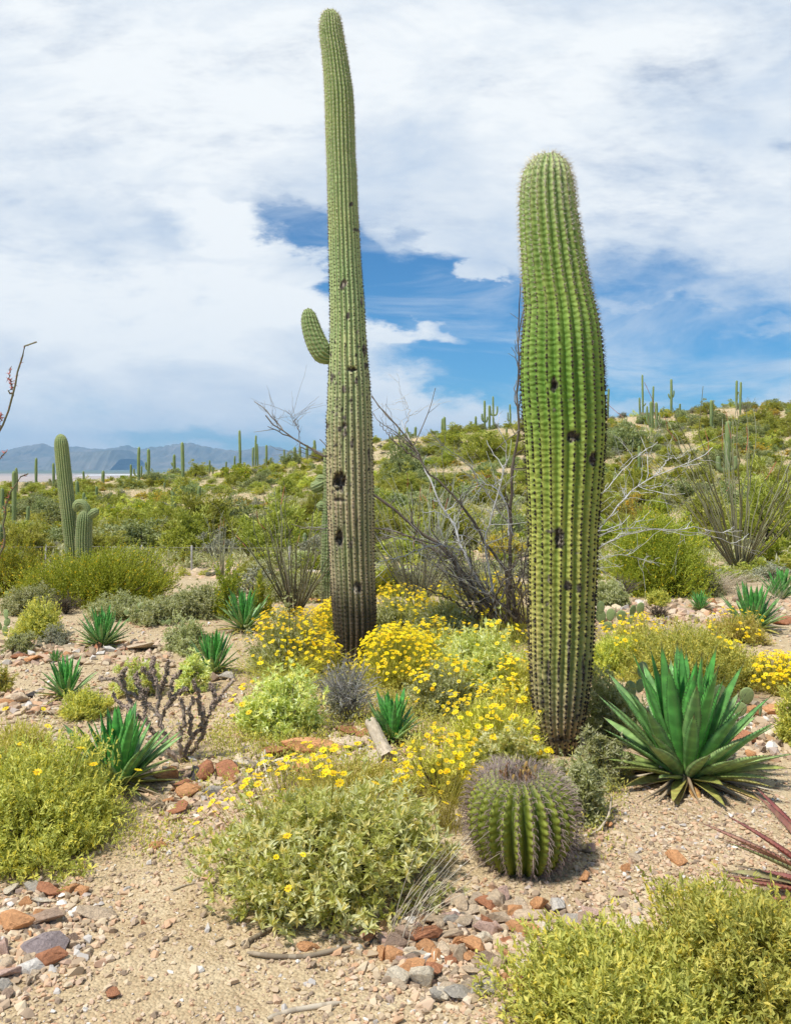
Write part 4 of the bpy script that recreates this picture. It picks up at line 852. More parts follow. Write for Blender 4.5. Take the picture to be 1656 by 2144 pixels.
def ocotillo(label, u, vb, half_deg, hpx, ncan, seed, d=None, tint=.45, leafy=0., red=.15, r0=.0095, bias=0., group='ocotillos'):
    global RS; keep = RS; RS = np.random.RandomState(900+seed)
    g = ground_hit(u, vb); d = d or g[1]; x = (u-U0)/F*d; base = (x, d, float(height(x, d)))
    root = thing('ocotillo', label, 'ocotillo', base, group=group); H0 = hpx/F*d
    m = MB(); lf = MB(); q = np.linspace(0, 1, 14)
    for i in range(ncan):
        az = RS.uniform(0, 2*PI); tl = math.radians(half_deg)*RS.uniform(.08, 1)**.7; L = H0*RS.uniform(.55, 1.08)/max(math.cos(tl), .55)
        dirx, diry = math.cos(az)*math.sin(tl)+bias, math.sin(az)*math.sin(tl); c = RS.uniform(-.28, .22)
        P = np.stack([dirx*q*L+c*dirx*q**2*L, diry*q*L, math.cos(tl)*q*L-.10*abs(dirx)*q**2*L], -1)+np.array([math.cos(az), math.sin(az), 0])*.05
        P += np.cumsum(RS.normal(size=(14, 3))*.022*L*.6, 0)*q[:, None]
        if RS.rand() < .35: P[-4:, 0] += np.array([0, .3, .9, 1.7])*.02*L*RS.choice([-1, 1]); 
        t = np.clip(tint+(q[:-1]-.4)*.75*RS.uniform(.3, 1)+RS.uniform(-.12, .12), 0, .9)
        if RS.rand() < red: t[-2:] = 1.
        tubes(m, P[None], np.linspace(r0, r0*.28, 14)*RS.uniform(.7, 1.15), t[None], 5)
        nn = int(L/.035); s = RS.uniform(.12, 1, nn); Ps = np.stack([np.interp(s, q, P[:, c]) for c in range(3)], -1)
        cone_spikes(lf, Ps, RS.normal(size=(nn, 3))+[0, 0, .3], RS.uniform(.015, .03, nn), .0018, RS.uniform(.3, .8, nn))
    link('canes', m.mesh('canes', G['ocot']), root); link('thorns', lf.mesh('thorns', G['spine']), root); RS = keep; return root
ocotillo('dark bare ocotillo fanning up from the gravel, left of the tallest saguaro', 617, 1288, 44, 270, 42, 1, tint=.30)
ocotillo('grey ocotillo standing among daisies, right of the tallest saguaro', 872, 1275, 38, 240, 50, 2, tint=.42)
ocotillo('thin pale ocotillo behind the narrow creosote, left of the dark ocotillo', 468, 1208, 30, 150, 16, 3, tint=.6)
ocotillo('biggest ocotillo, green-grey canes spreading wide at the right', 1548, 1203, 42, 360, 56, 4, tint=.36, r0=.0185)
ocotillo('ocotillo whose canes lean into view from the right edge', 1690, 1190, 34, 300, 18, 5, tint=.5, bias=-.12)
ocotillo('faint grey ocotillo with slender canes behind the bare branches', 905, 1180, 36, 190, 30, 6, tint=.7, r0=.016)
ocotillo('small bushy ocotillo on the slope, left of the tallest saguaro', 480, 1082, 30, 62, 26, 7, r0=.02)
ocotillo('small ocotillo on the hillside, right of the thick saguaro', 1362, 935, 45, 60, 24, 8, r0=.03, tint=.6)
ocotillo('tiny ocotillo on the skyline near the twin poles at the right', 1560, 868, 45, 34, 18, 9, r0=.035)
def edge_ocotillo():
    d = 4.6; u, vb = -75, 1380; x = (u-U0)/F*d; base = (x, d, float(height(x, d)))
    root = thing('ocotillo', 'dark ocotillo canes with red leaf buds reaching up at the left edge', 'ocotillo', base)
    m = MB(); b = MB()
    for pts, r in (([(-75, 1385), (-50, 1150), (-25, 980), (0, 898), (14, 862), (28, 835), (36, 800), (42, 760), (50, 727), (62, 717), (78, 713)], .011),
                   ([(26, 832), (24, 800), (20, 785), (26, 772)], .005), ([(-75, 1385), (-40, 1240), (0, 1170), (12, 1110), (15, 1050), (32, 1012), (45, 1000), (59, 993)], .010),
                   ([(-60, 1300), (-30, 1080), (-10, 975), (15, 946)], .008), ([(-75, 1385), (-90, 1100), (-60, 900), (-30, 780)], .010), ([(-10, 905), (0, 882), (5, 866)], .004)):
        P = cane(m, pts, d, base, r, r*.35, RS.uniform(.15, .35), n=26); k = 46; s = RS.uniform(.25, 1, k)*(len(P)-1); i = s.astype(int).clip(0, len(P)-2); Q = P[i]+(P[i+1]-P[i])*(s-i)[:, None]
        cone_spikes(b, Q, RS.normal(size=(k, 3))+[0, 0, .8], RS.uniform(.012, .028, k), .0028, 1.)
    link('canes', m.mesh('canes', G['ocot']), root); link('leaf_buds', b.mesh('leaf_buds', G['ocot']), root)
edge_ocotillo()
def bare_shrub():
    d = 7.9; u, vb = 1060, 1310; x = (u-U0)/F*d; base = (x, d, float(height(x, d)))
    root = thing('bare_shrub', 'large leafless shrub with dark and bleached branches between the two big saguaros, reaching past both', 'shrub', base)
    B = [ # points, start radius, tint, depth lean at the tip
     ([(1040, 1300), (990, 1230), (945, 1160), (850, 1090), (785, 1037), (730, 990), (685, 956), (642, 933), (612, 918), (586, 902), (569, 890), (558, 870)], .026, .25, .3),
     ([(1085, 1300), (1062, 1195), (1017, 1139), (983, 1079), (949, 1038), (908, 1001), (878, 960), (859, 918), (837, 900), (818, 877), (796, 851), (779, 829)], .022, .3, .1),
     ([(878, 963), (826, 926), (807, 902), (779, 862)], .010, .3, .1), ([(852, 911), (848, 896), (859, 862), (846, 836), (848, 828)], .007, .8, .2),
     ([(1075, 1120), (1040, 1060), (998, 1001), (972, 967), (927, 932), (897, 902)], .010, .75, -.3),
     ([(1040, 1300), (1010, 1240), (968, 1154), (949, 1098), (919, 1050), (897, 997), (874, 948), (852, 911), (838, 880)], .019, .9, .6),
     ([(1040, 1300), (1013, 1128), (1024, 1098), (1039, 1042), (1054, 990), (1063, 926), (1035, 885)], .016, .95, -.4),
     ([(1062, 1300), (1065, 1220), (1067, 1150), (1069, 1070), (1070, 1000), (1080, 950), (1087, 880), (1078, 830), (1083, 790), (1089, 750), (1082, 720), (1088, 675), (1100, 645)], .026, .22, .0),
     ([(1020, 1300), (987, 1248), (957, 1192), (919, 1154), (874, 1132), (837, 1113), (786, 1106), (730, 1106), (687, 1106), (635, 1106), (612, 1100)], .018, .35, .5),
     ([(1001, 1297), (968, 1229), (949, 1173), (912, 1139), (856, 1124), (811, 1121), (785, 1132)], .017, .3, -.2),
     ([(970, 1160), (968, 1151), (908, 1141), (848, 1162), (800, 1173), (770, 1188)], .010, .85, -.6),
     ([(1065, 1120), (1065, 1068), (1050, 1038), (1035, 1020), (1013, 1012), (987, 1020)], .011, .9, .4), ([(1013, 1012), (1000, 1035), (1005, 1055)], .006, .95, .4),
     ([(682, 956), (628, 935), (627, 907), (623, 881), (599, 860)], .007, .25, .3), ([(627, 905), (615, 880), (607, 862)], .005, .25, .3), ([(586, 902), (580, 885), (571, 868)], .005, .25, .3),
     ([(1120, 1290), (1180, 1150), (1258, 1036), (1299, 987), (1333, 953), (1377, 926)], .012, .9, .5),
     ([(1120, 1290), (1190, 1200), (1255, 1112), (1299, 1048), (1333, 1017), (1367, 997), (1434, 973), (1492, 939)], .016, .85, .5),
     ([(1333, 1017), (1365, 1020), (1412, 1018)], .006, .9, .5), ([(1380, 990), (1396, 962), (1410, 958), (1422, 966)], .006, .95, .5), ([(1290, 1060), (1312, 1040), (1300, 1020)], .005, .9, .5),
     ([(1110, 1290), (1180, 1200), (1248, 1152), (1299, 1122), (1360, 1108), (1417, 1110), (1461, 1103), (1549, 1127)], .013, .75, .3),
     ([(1110, 1290), (1180, 1170), (1255, 1117), (1333, 1103), (1400, 1112), (1461, 1112), (1525, 1135), (1583, 1160)], .010, .75, .7),
     ([(1120, 1290), (1180, 1210), (1248, 1171), (1299, 1159), (1340, 1170), (1380, 1183)], .009, .8, .2), ([(1120, 1290), (1180, 1215), (1248, 1191), (1306, 1186)], .008, .8, .1),
     ([(1060, 1300), (1100, 1240), (1140, 1190), (1200, 1150)], .018, .3, -.1), ([(1050, 1300), (1090, 1210), (1130, 1080), (1160, 960)], .014, .5, .3)]
    m = MB(); q = RS
    for i in range(40):
        e = (RS.uniform(820, 1120), RS.uniform(1040, 1200)); b = RS.uniform(985, 1110)
        B.append(([(b, 1305), ((b*.65+e[0]*.35)+RS.uniform(-10, 10), 1250), ((b*.35+e[0]*.65)+RS.uniform(-15, 15), (e[1]*.65+1300*.35)), e], RS.uniform(.006, .013), RS.uniform(.1, .6), RS.uniform(-.6, .7)))
    tw = []
    for pts, r, t, lean in B:
        n = len(pts); pts = [(a, b, lean*i/(n-1)) for i, (a, b) in enumerate(pts)]
        P = cane(m, pts, d, base, r*(.85 if pts[-1][0] < 1130 else .62), r*.2, np.clip(np.full(25, t)+RS.uniform(-.12, .12, 25)+np.linspace(-.05, .12, 25), 0, 1), 6, n=26)
        for _ in range(17 if len(pts) > 5 else 9):
            i = RS.randint(7, 24); dr = nrm(P[i]-P[i-1]); v = nrm(dr*.7+RS.normal(size=3)*.55+[0, 0, .15]); L = RS.uniform(.08, .42); s = np.linspace(0, 1, 7)[:, None]
            Q = P[i]+v*s*L+RS.normal(size=3)*s**2*L*.25; Q[1:] += RS.normal(size=(6, 3))*.006; tw.append((Q, r*RS.uniform(.18, .34), np.clip(t+RS.uniform(0, .35), 0, 1)))
            if RS.rand() < .6: j = RS.randint(2, 5); w_ = nrm(v+RS.normal(size=3)*.8); tw.append((Q[j]+w_*s*L*.5, r*.15, np.clip(t+.3, 0, 1)))
    Pq = np.array([a for a, _, _ in tw]); rr_ = np.maximum(np.array([b for _, b, _ in tw]), .0018); tubes(tb_ := MB(), Pq, rr_[:, None]*np.linspace(1, .5, 7)[None], np.array([c for _, _, c in tw]), 3)
    link('branches', m.mesh('branches', G['bleached']), root); link('twigs', tb_.mesh('twigs', G['bleached']), root)
bare_shrub()
def dead_shrub(label, u, vt, vb, wpx, tint0, n=70, seed=0, mat='bleached', r=.006, name='dead_shrub'):
    global RS; keep = RS; RS = np.random.RandomState(1500+seed)
    g = ground_hit(u, vb); d = g[1]; x = (u-U0)/F*d; base = (x, d, g[2]); R = wpx/2/F*d; Hh = EYE-(vt-V0)/F*d-g[2]
    root = thing(name, label, 'shrub', base); m = MB(); s = np.linspace(0, 1, 8)[:, None]; Ps = []; rs = []; ts = []
    for i in range(n):
        a = RS.uniform(0, 2*PI); q = RS.uniform(.15, 1); E = np.array([math.cos(a)*R*q, math.sin(a)*R*q, Hh*RS.uniform(.45, 1)*math.sqrt(1-.5*q*q)])
        P = E*s*np.array([1, 1, 1])+np.array([0, 0, .12*Hh])*np.sin(s*PI)+np.concatenate([[[0, 0, 0]], np.cumsum(RS.normal(size=(7, 3))*.018*R*3, 0)]); Ps.append(P); rs.append(r*RS.uniform(.5, 1.1)); ts.append(np.clip(tint0+RS.uniform(-.2, .3), 0, 1))
        for _ in range(3):
            j = RS.randint(2, 7); w_ = nrm(P[j]-P[j-1]+RS.normal(size=3)*.6*np.linalg.norm(P[j]-P[j-1])); Ps.append(P[j]+w_*s*RS.uniform(.15, .4)*R+RS.normal(size=(8, 3))*.004); rs.append(r*.35); ts.append(np.clip(tint0+RS.uniform(-.1, .35), 0, 1))
    tubes(m, np.array(Ps), np.array(rs)[:, None]*np.linspace(1, .35, 8)[None], np.array(ts), 4); link('branches', m.mesh('branches', G[mat]), root)
    RS = keep; return root, R, Hh
rt, R_, H_ = dead_shrub('dead grey twiggy shrub at the foot of the tallest saguaro', 722, 1375, 1508, 155, .6, 170, 1, r=.004)
P, D, _ = dome_points(420, R_*.95, H_, low=.1); m = MB(); Pn = np.repeat(P, 5, 0); leaves(m, Pn, nrm(np.repeat(D, 5, 0)+RS.normal(size=(2100, 3))*.6), RS.normal(size=(2100, 3)), .02, .007, RS.uniform(.5, 1, 2100)); link('foliage', m.mesh('foliage', G['grey'], False), rt)
dead_shrub('tangled dead purplish shrub beside the large olive creosote on the left', 330, 1182, 1250, 90, .12, 60, 2, 'bleached', .012)
dead_shrub('dark dry twiggy shrub under the creosote right of the thick saguaro', 1300, 1200, 1262, 90, .2, 60, 3, 'bleached', .008)
dead_shrub('low pile of brown dead twigs on the rock border on the right', 1378, 1268, 1300, 50, .1, 80, 4, 'stem', .006)
dead_shrub('bare brown twigs at the foot of the big left creosote', 140, 1245, 1285, 90, .1, 60, 5, 'stem', .006)
def cholla():
    d = ground_hit(380, 1595)[1]; u = 383; x = (u-U0)/F*d; base = (x, d, float(height(x, d)))
    root = thing('cholla_cactus', 'purplish grey staghorn cholla with forked upright branches on the left gravel', 'cactus', base)
    m = MB(); sp = MB(); segs = []
    arms = [[(380, 1598), (350, 1560), (335, 1500), (330, 1440), (322, 1402)], [(335, 1500), (300, 1465), (262, 1440), (240, 1425), (205, 1420)], [(330, 1460), (345, 1420), (352, 1385)], [(335, 1510), (355, 1470), (360, 1430), (378, 1405)],
            [(380, 1598), (395, 1560), (425, 1520), (445, 1485), (470, 1445), (488, 1425)], [(425, 1520), (420, 1480), (415, 1450), (403, 1425)], [(380, 1598), (378, 1545), (385, 1500), (375, 1462)], [(300, 1465), (290, 1430), (285, 1410)],
            [(380, 1598), (410, 1565), (430, 1520), (428, 1480)], [(330, 1440), (312, 1415), (300, 1400)], [(365, 1580), (330, 1545), (290, 1500), (255, 1478), (238, 1450)], [(262, 1440), (255, 1420), (262, 1400)], [(345, 1560), (310, 1520), (300, 1475), (310, 1440)],
            [(385, 1590), (400, 1540), (398, 1490), (408, 1462)], [(445, 1485), (452, 1455), (440, 1432)], [(352, 1480), (372, 1450), (392, 1440)], [(290, 1500), (275, 1480), (270, 1462)], [(320, 1420), (318, 1395), (322, 1378)]]
    for i, a in enumerate(arms):
        lean = RS.uniform(-.12, .14); pts = [(p[0], p[1], lean*j/len(a)+(i % 3-1)*.02) for j, p in enumerate(a)]
        P = cane(m, pts, d, base, .0125 if i in (0, 4, 6, 8, 10) else .010, .0085, RS.uniform(.1, .9), 7, n=22)
        k = 260; s = RS.uniform(0, 1, k)*(len(P)-1.01); j = s.astype(int); Q = P[j]+(P[j+1]-P[j])*(s-j)[:, None]; o = nrm(RS.normal(size=(k, 3))); knobs(m, Q+o*.010, .0052, RS.uniform(0, 1, k)); cone_spikes(sp, Q+o*.010, o+RS.normal(size=(k, 3))*.3, RS.uniform(.010, .018, k), .0009, RS.uniform(.35, .9, k))
    link('branches', m.mesh('branches', G['cholla']), root); link('spines', sp.mesh('spines', G['spine_p']), root)
cholla()

# ------------------------------------------------------------------ prickly pears
def pad_mesh():
    m = MB(); na, nb = 18, 9; th = np.linspace(0, 2*PI, na, endpoint=False); ph = np.linspace(-PI/2, PI/2, nb)
    V = []
    for b in ph:
        for a in th:
            s = math.sin(b); c = math.cos(b); r = c**.6
            V.append((.5*r*math.cos(a)*(1-.16*(1-math.sin(a))*.6), .075*s, .5+.52*r*math.sin(a)))
    i, j = np.meshgrid(np.arange(nb-1), np.arange(na), indexing='ij'); j2 = (j+1) % na
    m.quads(V, np.stack([i*na+j, i*na+j2, (i+1)*na+j2, (i+1)*na+j], -1).reshape(-1, 4), .5)
    p = m.mesh('pad', G['pear']); s = MB(); P = []
    for a in np.arange(-.4, .45, .115):
        for k, b in enumerate(np.arange(.1, .98, .105)):
            aa = a+(.057 if k % 2 else 0)
            if (aa/.46)**2+((b-.5)/.48)**2 < .95:
                for sg in (-1, 1): P.append((aa, sg*(.074*math.sqrt(max(0, 1-(aa/.5)**2-((b-.5)/.52)**2))+.004), b))
    P = np.array(P); knobs(s, P, .012, .15); n = len(P); 
    for _ in range(2): cone_spikes(s, P, np.stack([RS.normal(size=n)*.6, np.sign(P[:, 1]), RS.normal(size=n)*.6], -1), .06, .005, .6)
    return p, s.mesh('areoles', G['spine'])
PAD, PADS = pad_mesh()
def prickly_pear(label, items, group='prickly pears', yellow=0.):
    """items: (u centre, v bottom, width px, height px, tilt deg, turn deg) of each pad"""
    u0, vb = items[0][0], max(i[1] for i in items); g = ground_hit(u0, vb); root = thing('prickly_pear', label, 'cactus', g, group=group)
    for k, (u, v, wp, hp, tl, tr) in enumerate(items):
        d = g[1]+RS.uniform(-.08, .08)*(k > 0); p = at(u, v, d)-Vector(g)
        o = link('pad', PAD, root, p, (RS.uniform(-.2, .2), math.radians(tl), math.radians(tr)), (wp/F*d, wp/F*d, hp/F*d)); a = link('areoles', PADS, o)
    return root
prickly_pear('pale blue-green prickly pear in front of the olive creosote on the left', [(296, 1300, 14, 16, -10, 10), (280, 1302, 14, 15, 5, -20), (292, 1290, 15, 16, -30, 30), (302, 1287, 16, 18, 20, 0), (306, 1302, 14, 14, 40, 10), (268, 1290, 12, 14, -15, 20), (293, 1274, 8, 12, -10, 0), (300, 1276, 10, 14, -5, 10), (270, 1303, 12, 10, 30, 0)])
prickly_pear('low prickly pear pads on the gravel, right of the pale blue-green one', [(340, 1310, 18, 12, 20, 0), (355, 1308, 14, 11, -20, 20)])
prickly_pear('tall thin prickly pear at the left edge', [(12, 1332, 14, 22, 0, 0), (14, 1312, 14, 18, 10, 20), (14, 1296, 12, 20, -5, 0), (3, 1318, 12, 20, -25, 20)])
prickly_pear('small prickly pear behind the sage shrub at the left edge', [(30, 1262, 16, 18, -10, 0), (45, 1256, 15, 16, 20, 20), (18, 1252, 14, 15, -20, 0), (56, 1262, 12, 12, 10, 0)])
prickly_pear('prickly pear cluster right of the thick saguaro, at the edge of the gravel', [(1260, 1305, 24, 30, -10, 0), (1256, 1285, 20, 26, 5, 10), (1275, 1300, 20, 26, 10, -20), (1288, 1296, 12, 26, 0, 70), (1305, 1302, 24, 26, -20, 0), (1322, 1290, 20, 24, 5, 30), (1337, 1286, 18, 26, 10, 0), (1318, 1306, 16, 20, 20, 0), (1262, 1318, 26, 22, 60, 0), (1342, 1302, 12, 16, 0, 0)])
prickly_pear('spotted yellow-green prickly pear tucked left behind the largest agave', [(1330, 1500, 34, 46, -10, 10), (1322, 1462, 26, 36, -5, 0), (1300, 1470, 26, 34, -15, 20), (1344, 1420, 28, 34, 5, 10), (1350, 1520, 30, 40, 20, -10), (1335, 1450, 22, 30, 15, 0)])
prickly_pear('spotted yellow-green prickly pear tucked right behind the largest agave', [(1500, 1512, 34, 44, 0, 0), (1505, 1478, 34, 44, 5, 10), (1545, 1500, 30, 30, 15, 0), (1563, 1474, 34, 36, -5, 0), (1590, 1500, 14, 26, 20, 40)])

# ------------------------------------------------------------------ rocks
def rock_mesh(seed, flat=.6, elong=1.3, npt=16, sub=True):
    r = np.random.RandomState(seed); P = nrm(r.normal(size=(npt, 3)))*r.uniform(.78, 1., (npt, 1))*[elong*.5, .5, .5*flat]
    bm = bmesh.new(); vs = [bm.verts.new(p) for p in P]; res = bmesh.ops.convex_hull(bm, input=vs)
    bmesh.ops.delete(bm, geom=[g for g in res['geom_interior'] if isinstance(g, bmesh.types.BMVert)], context='VERTS')
    bmesh.ops.dissolve_limit(bm, angle_limit=.16, verts=bm.verts, edges=bm.edges)
    if sub:
        bmesh.ops.bevel(bm, geom=bm.edges[:], offset=.022, segments=1, affect='EDGES', clamp_overlap=True)
        bmesh.ops.triangulate(bm, faces=bm.faces); bmesh.ops.subdivide_edges(bm, edges=bm.edges[:], cuts=1)
        for v in bm.verts: v.co += Vector(r.normal(size=3)*.007)
    me = bpy.data.meshes.new('rock'); bm.to_mesh(me); bm.free(); me.materials.append(G['rock']); return me
ROCKS = [rock_mesh(s, .5+.1*(s % 5), 1.15+.12*(s % 4), 10+s % 9) for s in range(16)]
SLAB = rock_mesh(99, .42, 1.6, 22)
RC = dict(rust=(.48, .22, .12), orange=(.66, .35, .17), tan=(.62, .49, .35), cream=(.78, .69, .54), purple=(.36, .30, .30), grey=(.50, .46, .40), brown=(.44, .32, .24), white=(.78, .74, .68), pink=(.64, .45, .37), black=(.11, .10, .10), sand=(.68, .55, .40))
ROCKN = 0
def rock(u, vb, wpx, hpx, colr, label=None, rz=None, mesh=None, group=None, d=None, tilt=.25, name='rock'):
    global ROCKN; ROCKN += 1
    g = ground_hit(u, vb); dd = (d or g[1]); w_ = wpx/F*dd; h_ = hpx/F*dd*.9; dc = dd+w_*.3; x = (u-U0)/F*dc
    rz = RS.uniform(0, PI) if rz is None else rz
    me = mesh or ROCKS[RS.randint(16)]
    c = np.array(RC[colr])*RS.uniform(.88, 1.12)
    o = link(name, me, None, (x, dc, float(height(x, dc))+h_*.36), (RS.uniform(-tilt, tilt), RS.uniform(-tilt, tilt), rz), (w_*1.22, w_*1.12, h_*1.75) if wpx < 90 else (w_*.8, w_*.55, h_*2.2))
    o.color = (*c, 1); tag(o, label, 'rock', group); return o
KEY = [
 (32, 1955, 66, 50, 'orange', 'large orange angular rock at the left edge below the yellow-green shrub'), (100, 1945, 72, 34, 'brown', 'flat brown rock right of the large orange one at the left edge'),
 (98, 2010, 76, 50, 'purple', 'dark purple-grey pointed rock in the left pile'), (100, 1885, 52, 36, 'rust', 'reddish rock at the top of the left pile'), (88, 1900, 40, 22, 'cream', 'cream flat rock at the top of the left pile'),
 (202, 1928, 62, 32, 'tan', 'lone pale tan rock right of the left pile, at the path edge'), (10, 2010, 34, 40, 'pink', 'pink rock cut by the left edge'), (105, 2030, 52, 36, 'rust', 'rust-brown rock at the bottom of the left pile'),
 (20, 2058, 46, 34, 'pink', 'pinkish tan rock at the left edge, lowest of the pile'), (68, 2040, 50, 26, 'white', 'whitish rock between the rust-brown and pinkish rocks on the left'), (150, 1990, 32, 36, 'brown', 'upright brown rock right of the purple-grey one'),
 (172, 1880, 28, 22, 'orange', 'small orange block above the lone pale rock'), (148, 1875, 30, 22, 'orange', 'small orange rock beside the reddish one'), (25, 1875, 30, 20, 'cream', 'small pale rock below the left front shrub'), (82, 1872, 44, 24, 'grey', 'grey rock below the left front shrub'),
 (236, 2096, 34, 14, 'rust', 'single rust-coloured stone on the empty gravel at the bottom left'), (301, 1938, 16, 8, 'rust', 'tiny reddish stone alone on the gravel path'), (262, 1872, 20, 12, 'white', 'single white stone on the path'),
 (398, 1640, 62, 40, 'black', 'dark charcoal rock at the foot of the purple cholla'), (432, 1635, 46, 44, 'rust', 'rust-red upright rock beside the dark charcoal one'), (394, 1678, 46, 40, 'orange', 'orange-brown boulder right of the left front agave'),
 (375, 1705, 48, 24, 'rust', 'rust flat stone below the orange-brown boulder'), (352, 1640, 50, 34, 'orange', 'orange rock touching the left front agave'), (385, 1655, 40, 26, 'rust', 'rust rock in front of the dark charcoal one'), (330, 1780, 27, 16, 'orange', 'small orange block alone below the leafy left shrub'),
 (408, 1632, 30, 20, 'brown', 'brown stone between cholla and rust-red rock'), (455, 1638, 34, 24, 'tan', 'tan rock right of the rust-red upright one'), (478, 1632, 50, 36, 'rust', 'wedge of rust rock left of the bleached leaf litter'), (445, 1668, 36, 26, 'grey', 'grey rock in the row below the cholla'), (458, 1650, 26, 20, 'sand', 'sand-coloured stone in the row below the cholla'),
 (655, 1590, 140, 44, 'orange', 'long flat orange slab, biggest rock of the row left of the log'), (712, 1578, 96, 36, 'sand', 'ochre slab behind the long orange one'), (575, 1590, 60, 30, 'rust', 'rust slab at the left end of the long orange slab'), (725, 1540, 46, 22, 'rust', 'reddish block behind the ochre slab, left of the log'), (765, 1545, 40, 20, 'rust', 'red-brown stone at the top end of the log'), (640, 1635, 50, 36, 'orange', 'orange rock below the long orange slab'), (515, 1620, 56, 26, 'cream', 'cream stone beside the bleached leaf litter'), (560, 1605, 40, 20, 'purple', 'purplish stone left of the long orange slab'),
 (1210, 2012, 78, 66, 'orange', 'largest orange boulder, beside the bottom right shrub'), (1130, 1920, 40, 50, 'orange', 'upright peach rock below the barrel cactus'), (1166, 1910, 38, 32, 'white', 'whitish rock right of the upright peach one'), (1037, 1898, 34, 36, 'orange', 'orange-tan rock just below the barrel cactus'), (1112, 1945, 66, 30, 'tan', 'long tan rock below the upright peach one'),
 (1218, 1932, 58, 26, 'pink', 'brown-pink flat rock right of the whitish one'), (1198, 1952, 52, 24, 'grey', 'flat grey-tan rock left above the largest boulder'), (886, 1982, 56, 42, 'rust', 'dark red rough rock below the front brittlebush'), (842, 1985, 36, 50, 'brown', 'pointed brown rock left of the dark red one'), (805, 1985, 28, 34, 'pink', 'pinkish pointed stone below the front brittlebush'),
 (798, 2010, 34, 26, 'orange', 'mustard orange stone below the pinkish pointed one'), (885, 2072, 50, 48, 'cream', 'large cream rock in the bottom middle pile'), (960, 2098, 52, 30, 'grey', 'pale grey rock at the lower edge of the middle pile'), (648, 1996, 34, 22, 'orange', 'orange stone under the front brittlebush beside the long stick'), (775, 1975, 28, 32, 'rust', 'rusty stone under the front brittlebush'),
 (1090, 1965, 52, 30, 'orange', 'orange rock in the middle pile'), (1415, 1808, 44, 20, 'orange', 'orange block alone on the gravel, right of the barrel cactus'), (1238, 1786, 22, 18, 'pink', 'small pink stone right of the barrel cactus'), (1282, 1738, 26, 22, 'orange', 'orange stone by the curved stick at the right'), (1310, 1828, 24, 18, 'orange', 'orange stone below right of the barrel cactus'), (1225, 1848, 28, 18, 'orange', 'sandy orange stone on the gravel below the barrel cactus'),
 (1328, 1806, 26, 18, 'sand', 'sand stone on open gravel, right of the barrel cactus'), (1375, 1876, 24, 22, 'pink', 'pink stone near the bottom right shrub'), (1468, 1925, 60, 28, 'rust', 'flat red rock at the top edge of the bottom right shrub'), (1330, 1950, 44, 24, 'cream', 'cream rock left of the top of the bottom right shrub'), (1300, 1875, 26, 14, 'pink', 'flat pink stone on the gravel'),
 (205, 1365, 30, 20, 'rust', 'rust stone under the dense agave on the left'), (290, 1365, 52, 22, 'tan', 'long tan rock right of the dense agave on the left'), (255, 1358, 26, 16, 'orange', 'orange stone right of the dense agave'), (322, 1360, 24, 14, 'sand', 'sand stone at the right end of the dense agave row'), (70, 1390, 44, 20, 'orange', 'peach rock left of the tiny agave seedling'), (42, 1380, 26, 12, 'rust', 'rust stone in the row at the left edge'), (138, 1378, 26, 12, 'orange', 'orange stone right of the agave seedling'), (95, 1378, 22, 14, 'rust', 'red stone by the agave seedling'), (150, 1385, 20, 14, 'cream', 'pale stone by the small left agave'),
 (12, 1485, 34, 26, 'orange', 'orange rock cut by the left edge beside the small agave'), (38, 1474, 40, 28, 'tan', 'tan boulder left of the small agave'), (66, 1466, 34, 22, 'black', 'black rock left of the small agave'), (32, 1490, 26, 16, 'pink', 'pink stone in front of the tan boulder'), (55, 1488, 26, 14, 'grey', 'grey stone in front of the black rock'),
 (445, 1428, 28, 22, 'brown', 'brown rock under the agave between two shrubs'), (474, 1426, 30, 18, 'grey', 'grey rock under the agave between two shrubs'), (664, 1262, 30, 14, 'orange', 'pair rock, orange, behind the dark ocotillo'), (684, 1258, 14, 16, 'pink', 'pair rock, pink, behind the dark ocotillo'),
 (1420, 1478, 36, 26, 'rust', 'rust rock behind the largest agave'), (1545, 1560, 60, 26, 'rust', 'rust slab right of the largest agave'), (1580, 1505, 46, 26, 'orange', 'orange rock below the right prickly pear'), (1560, 1530, 36, 22, 'grey', 'grey rock between rust slab and prickly pear'), (1620, 1500, 40, 24, 'orange', 'orange rock near the right edge below the daisies'), (1600, 1545, 40, 18, 'cream', 'pale rock right of the rust slab'), (1535, 1585, 44, 22, 'sand', 'sand slab below the rust slab'),
 (1405, 1272, 24, 16, 'brown', 'brown rock in the low border right of the thick saguaro'), (1490, 1268, 36, 16, 'orange', 'orange rock right of the tiny agave'), (1500, 1285, 30, 14, 'rust', 'rust rock below the orange one in the border'), (1340, 1268, 28, 12, 'white', 'pale flat rock beside the round lime shrub'), (1560, 1258, 30, 14, 'rust', 'rust rock behind the right gravel agave'), (1640, 1310, 36, 24, 'rust', 'rust rock at the right edge below the smaller agave'), (1600, 1300, 26, 18, 'brown', 'brown rock behind the right gravel agave leaves'), (1415, 1296, 24, 14, 'cream', 'cream stone in the low border'), (1430, 1286, 22, 14, 'pink', 'pink stone in the low border'),
]
for r_ in KEY: rock(*r_[:5], label=r_[5], mesh=SLAB if r_[2] > 90 else None, rz=RS.uniform(-.25, .25) if r_[2] > 50 else None)
CN = ['tan', 'tan', 'orange', 'pink', 'brown', 'cream', 'sand', 'rust', 'orange', 'sand', 'tan', 'grey']
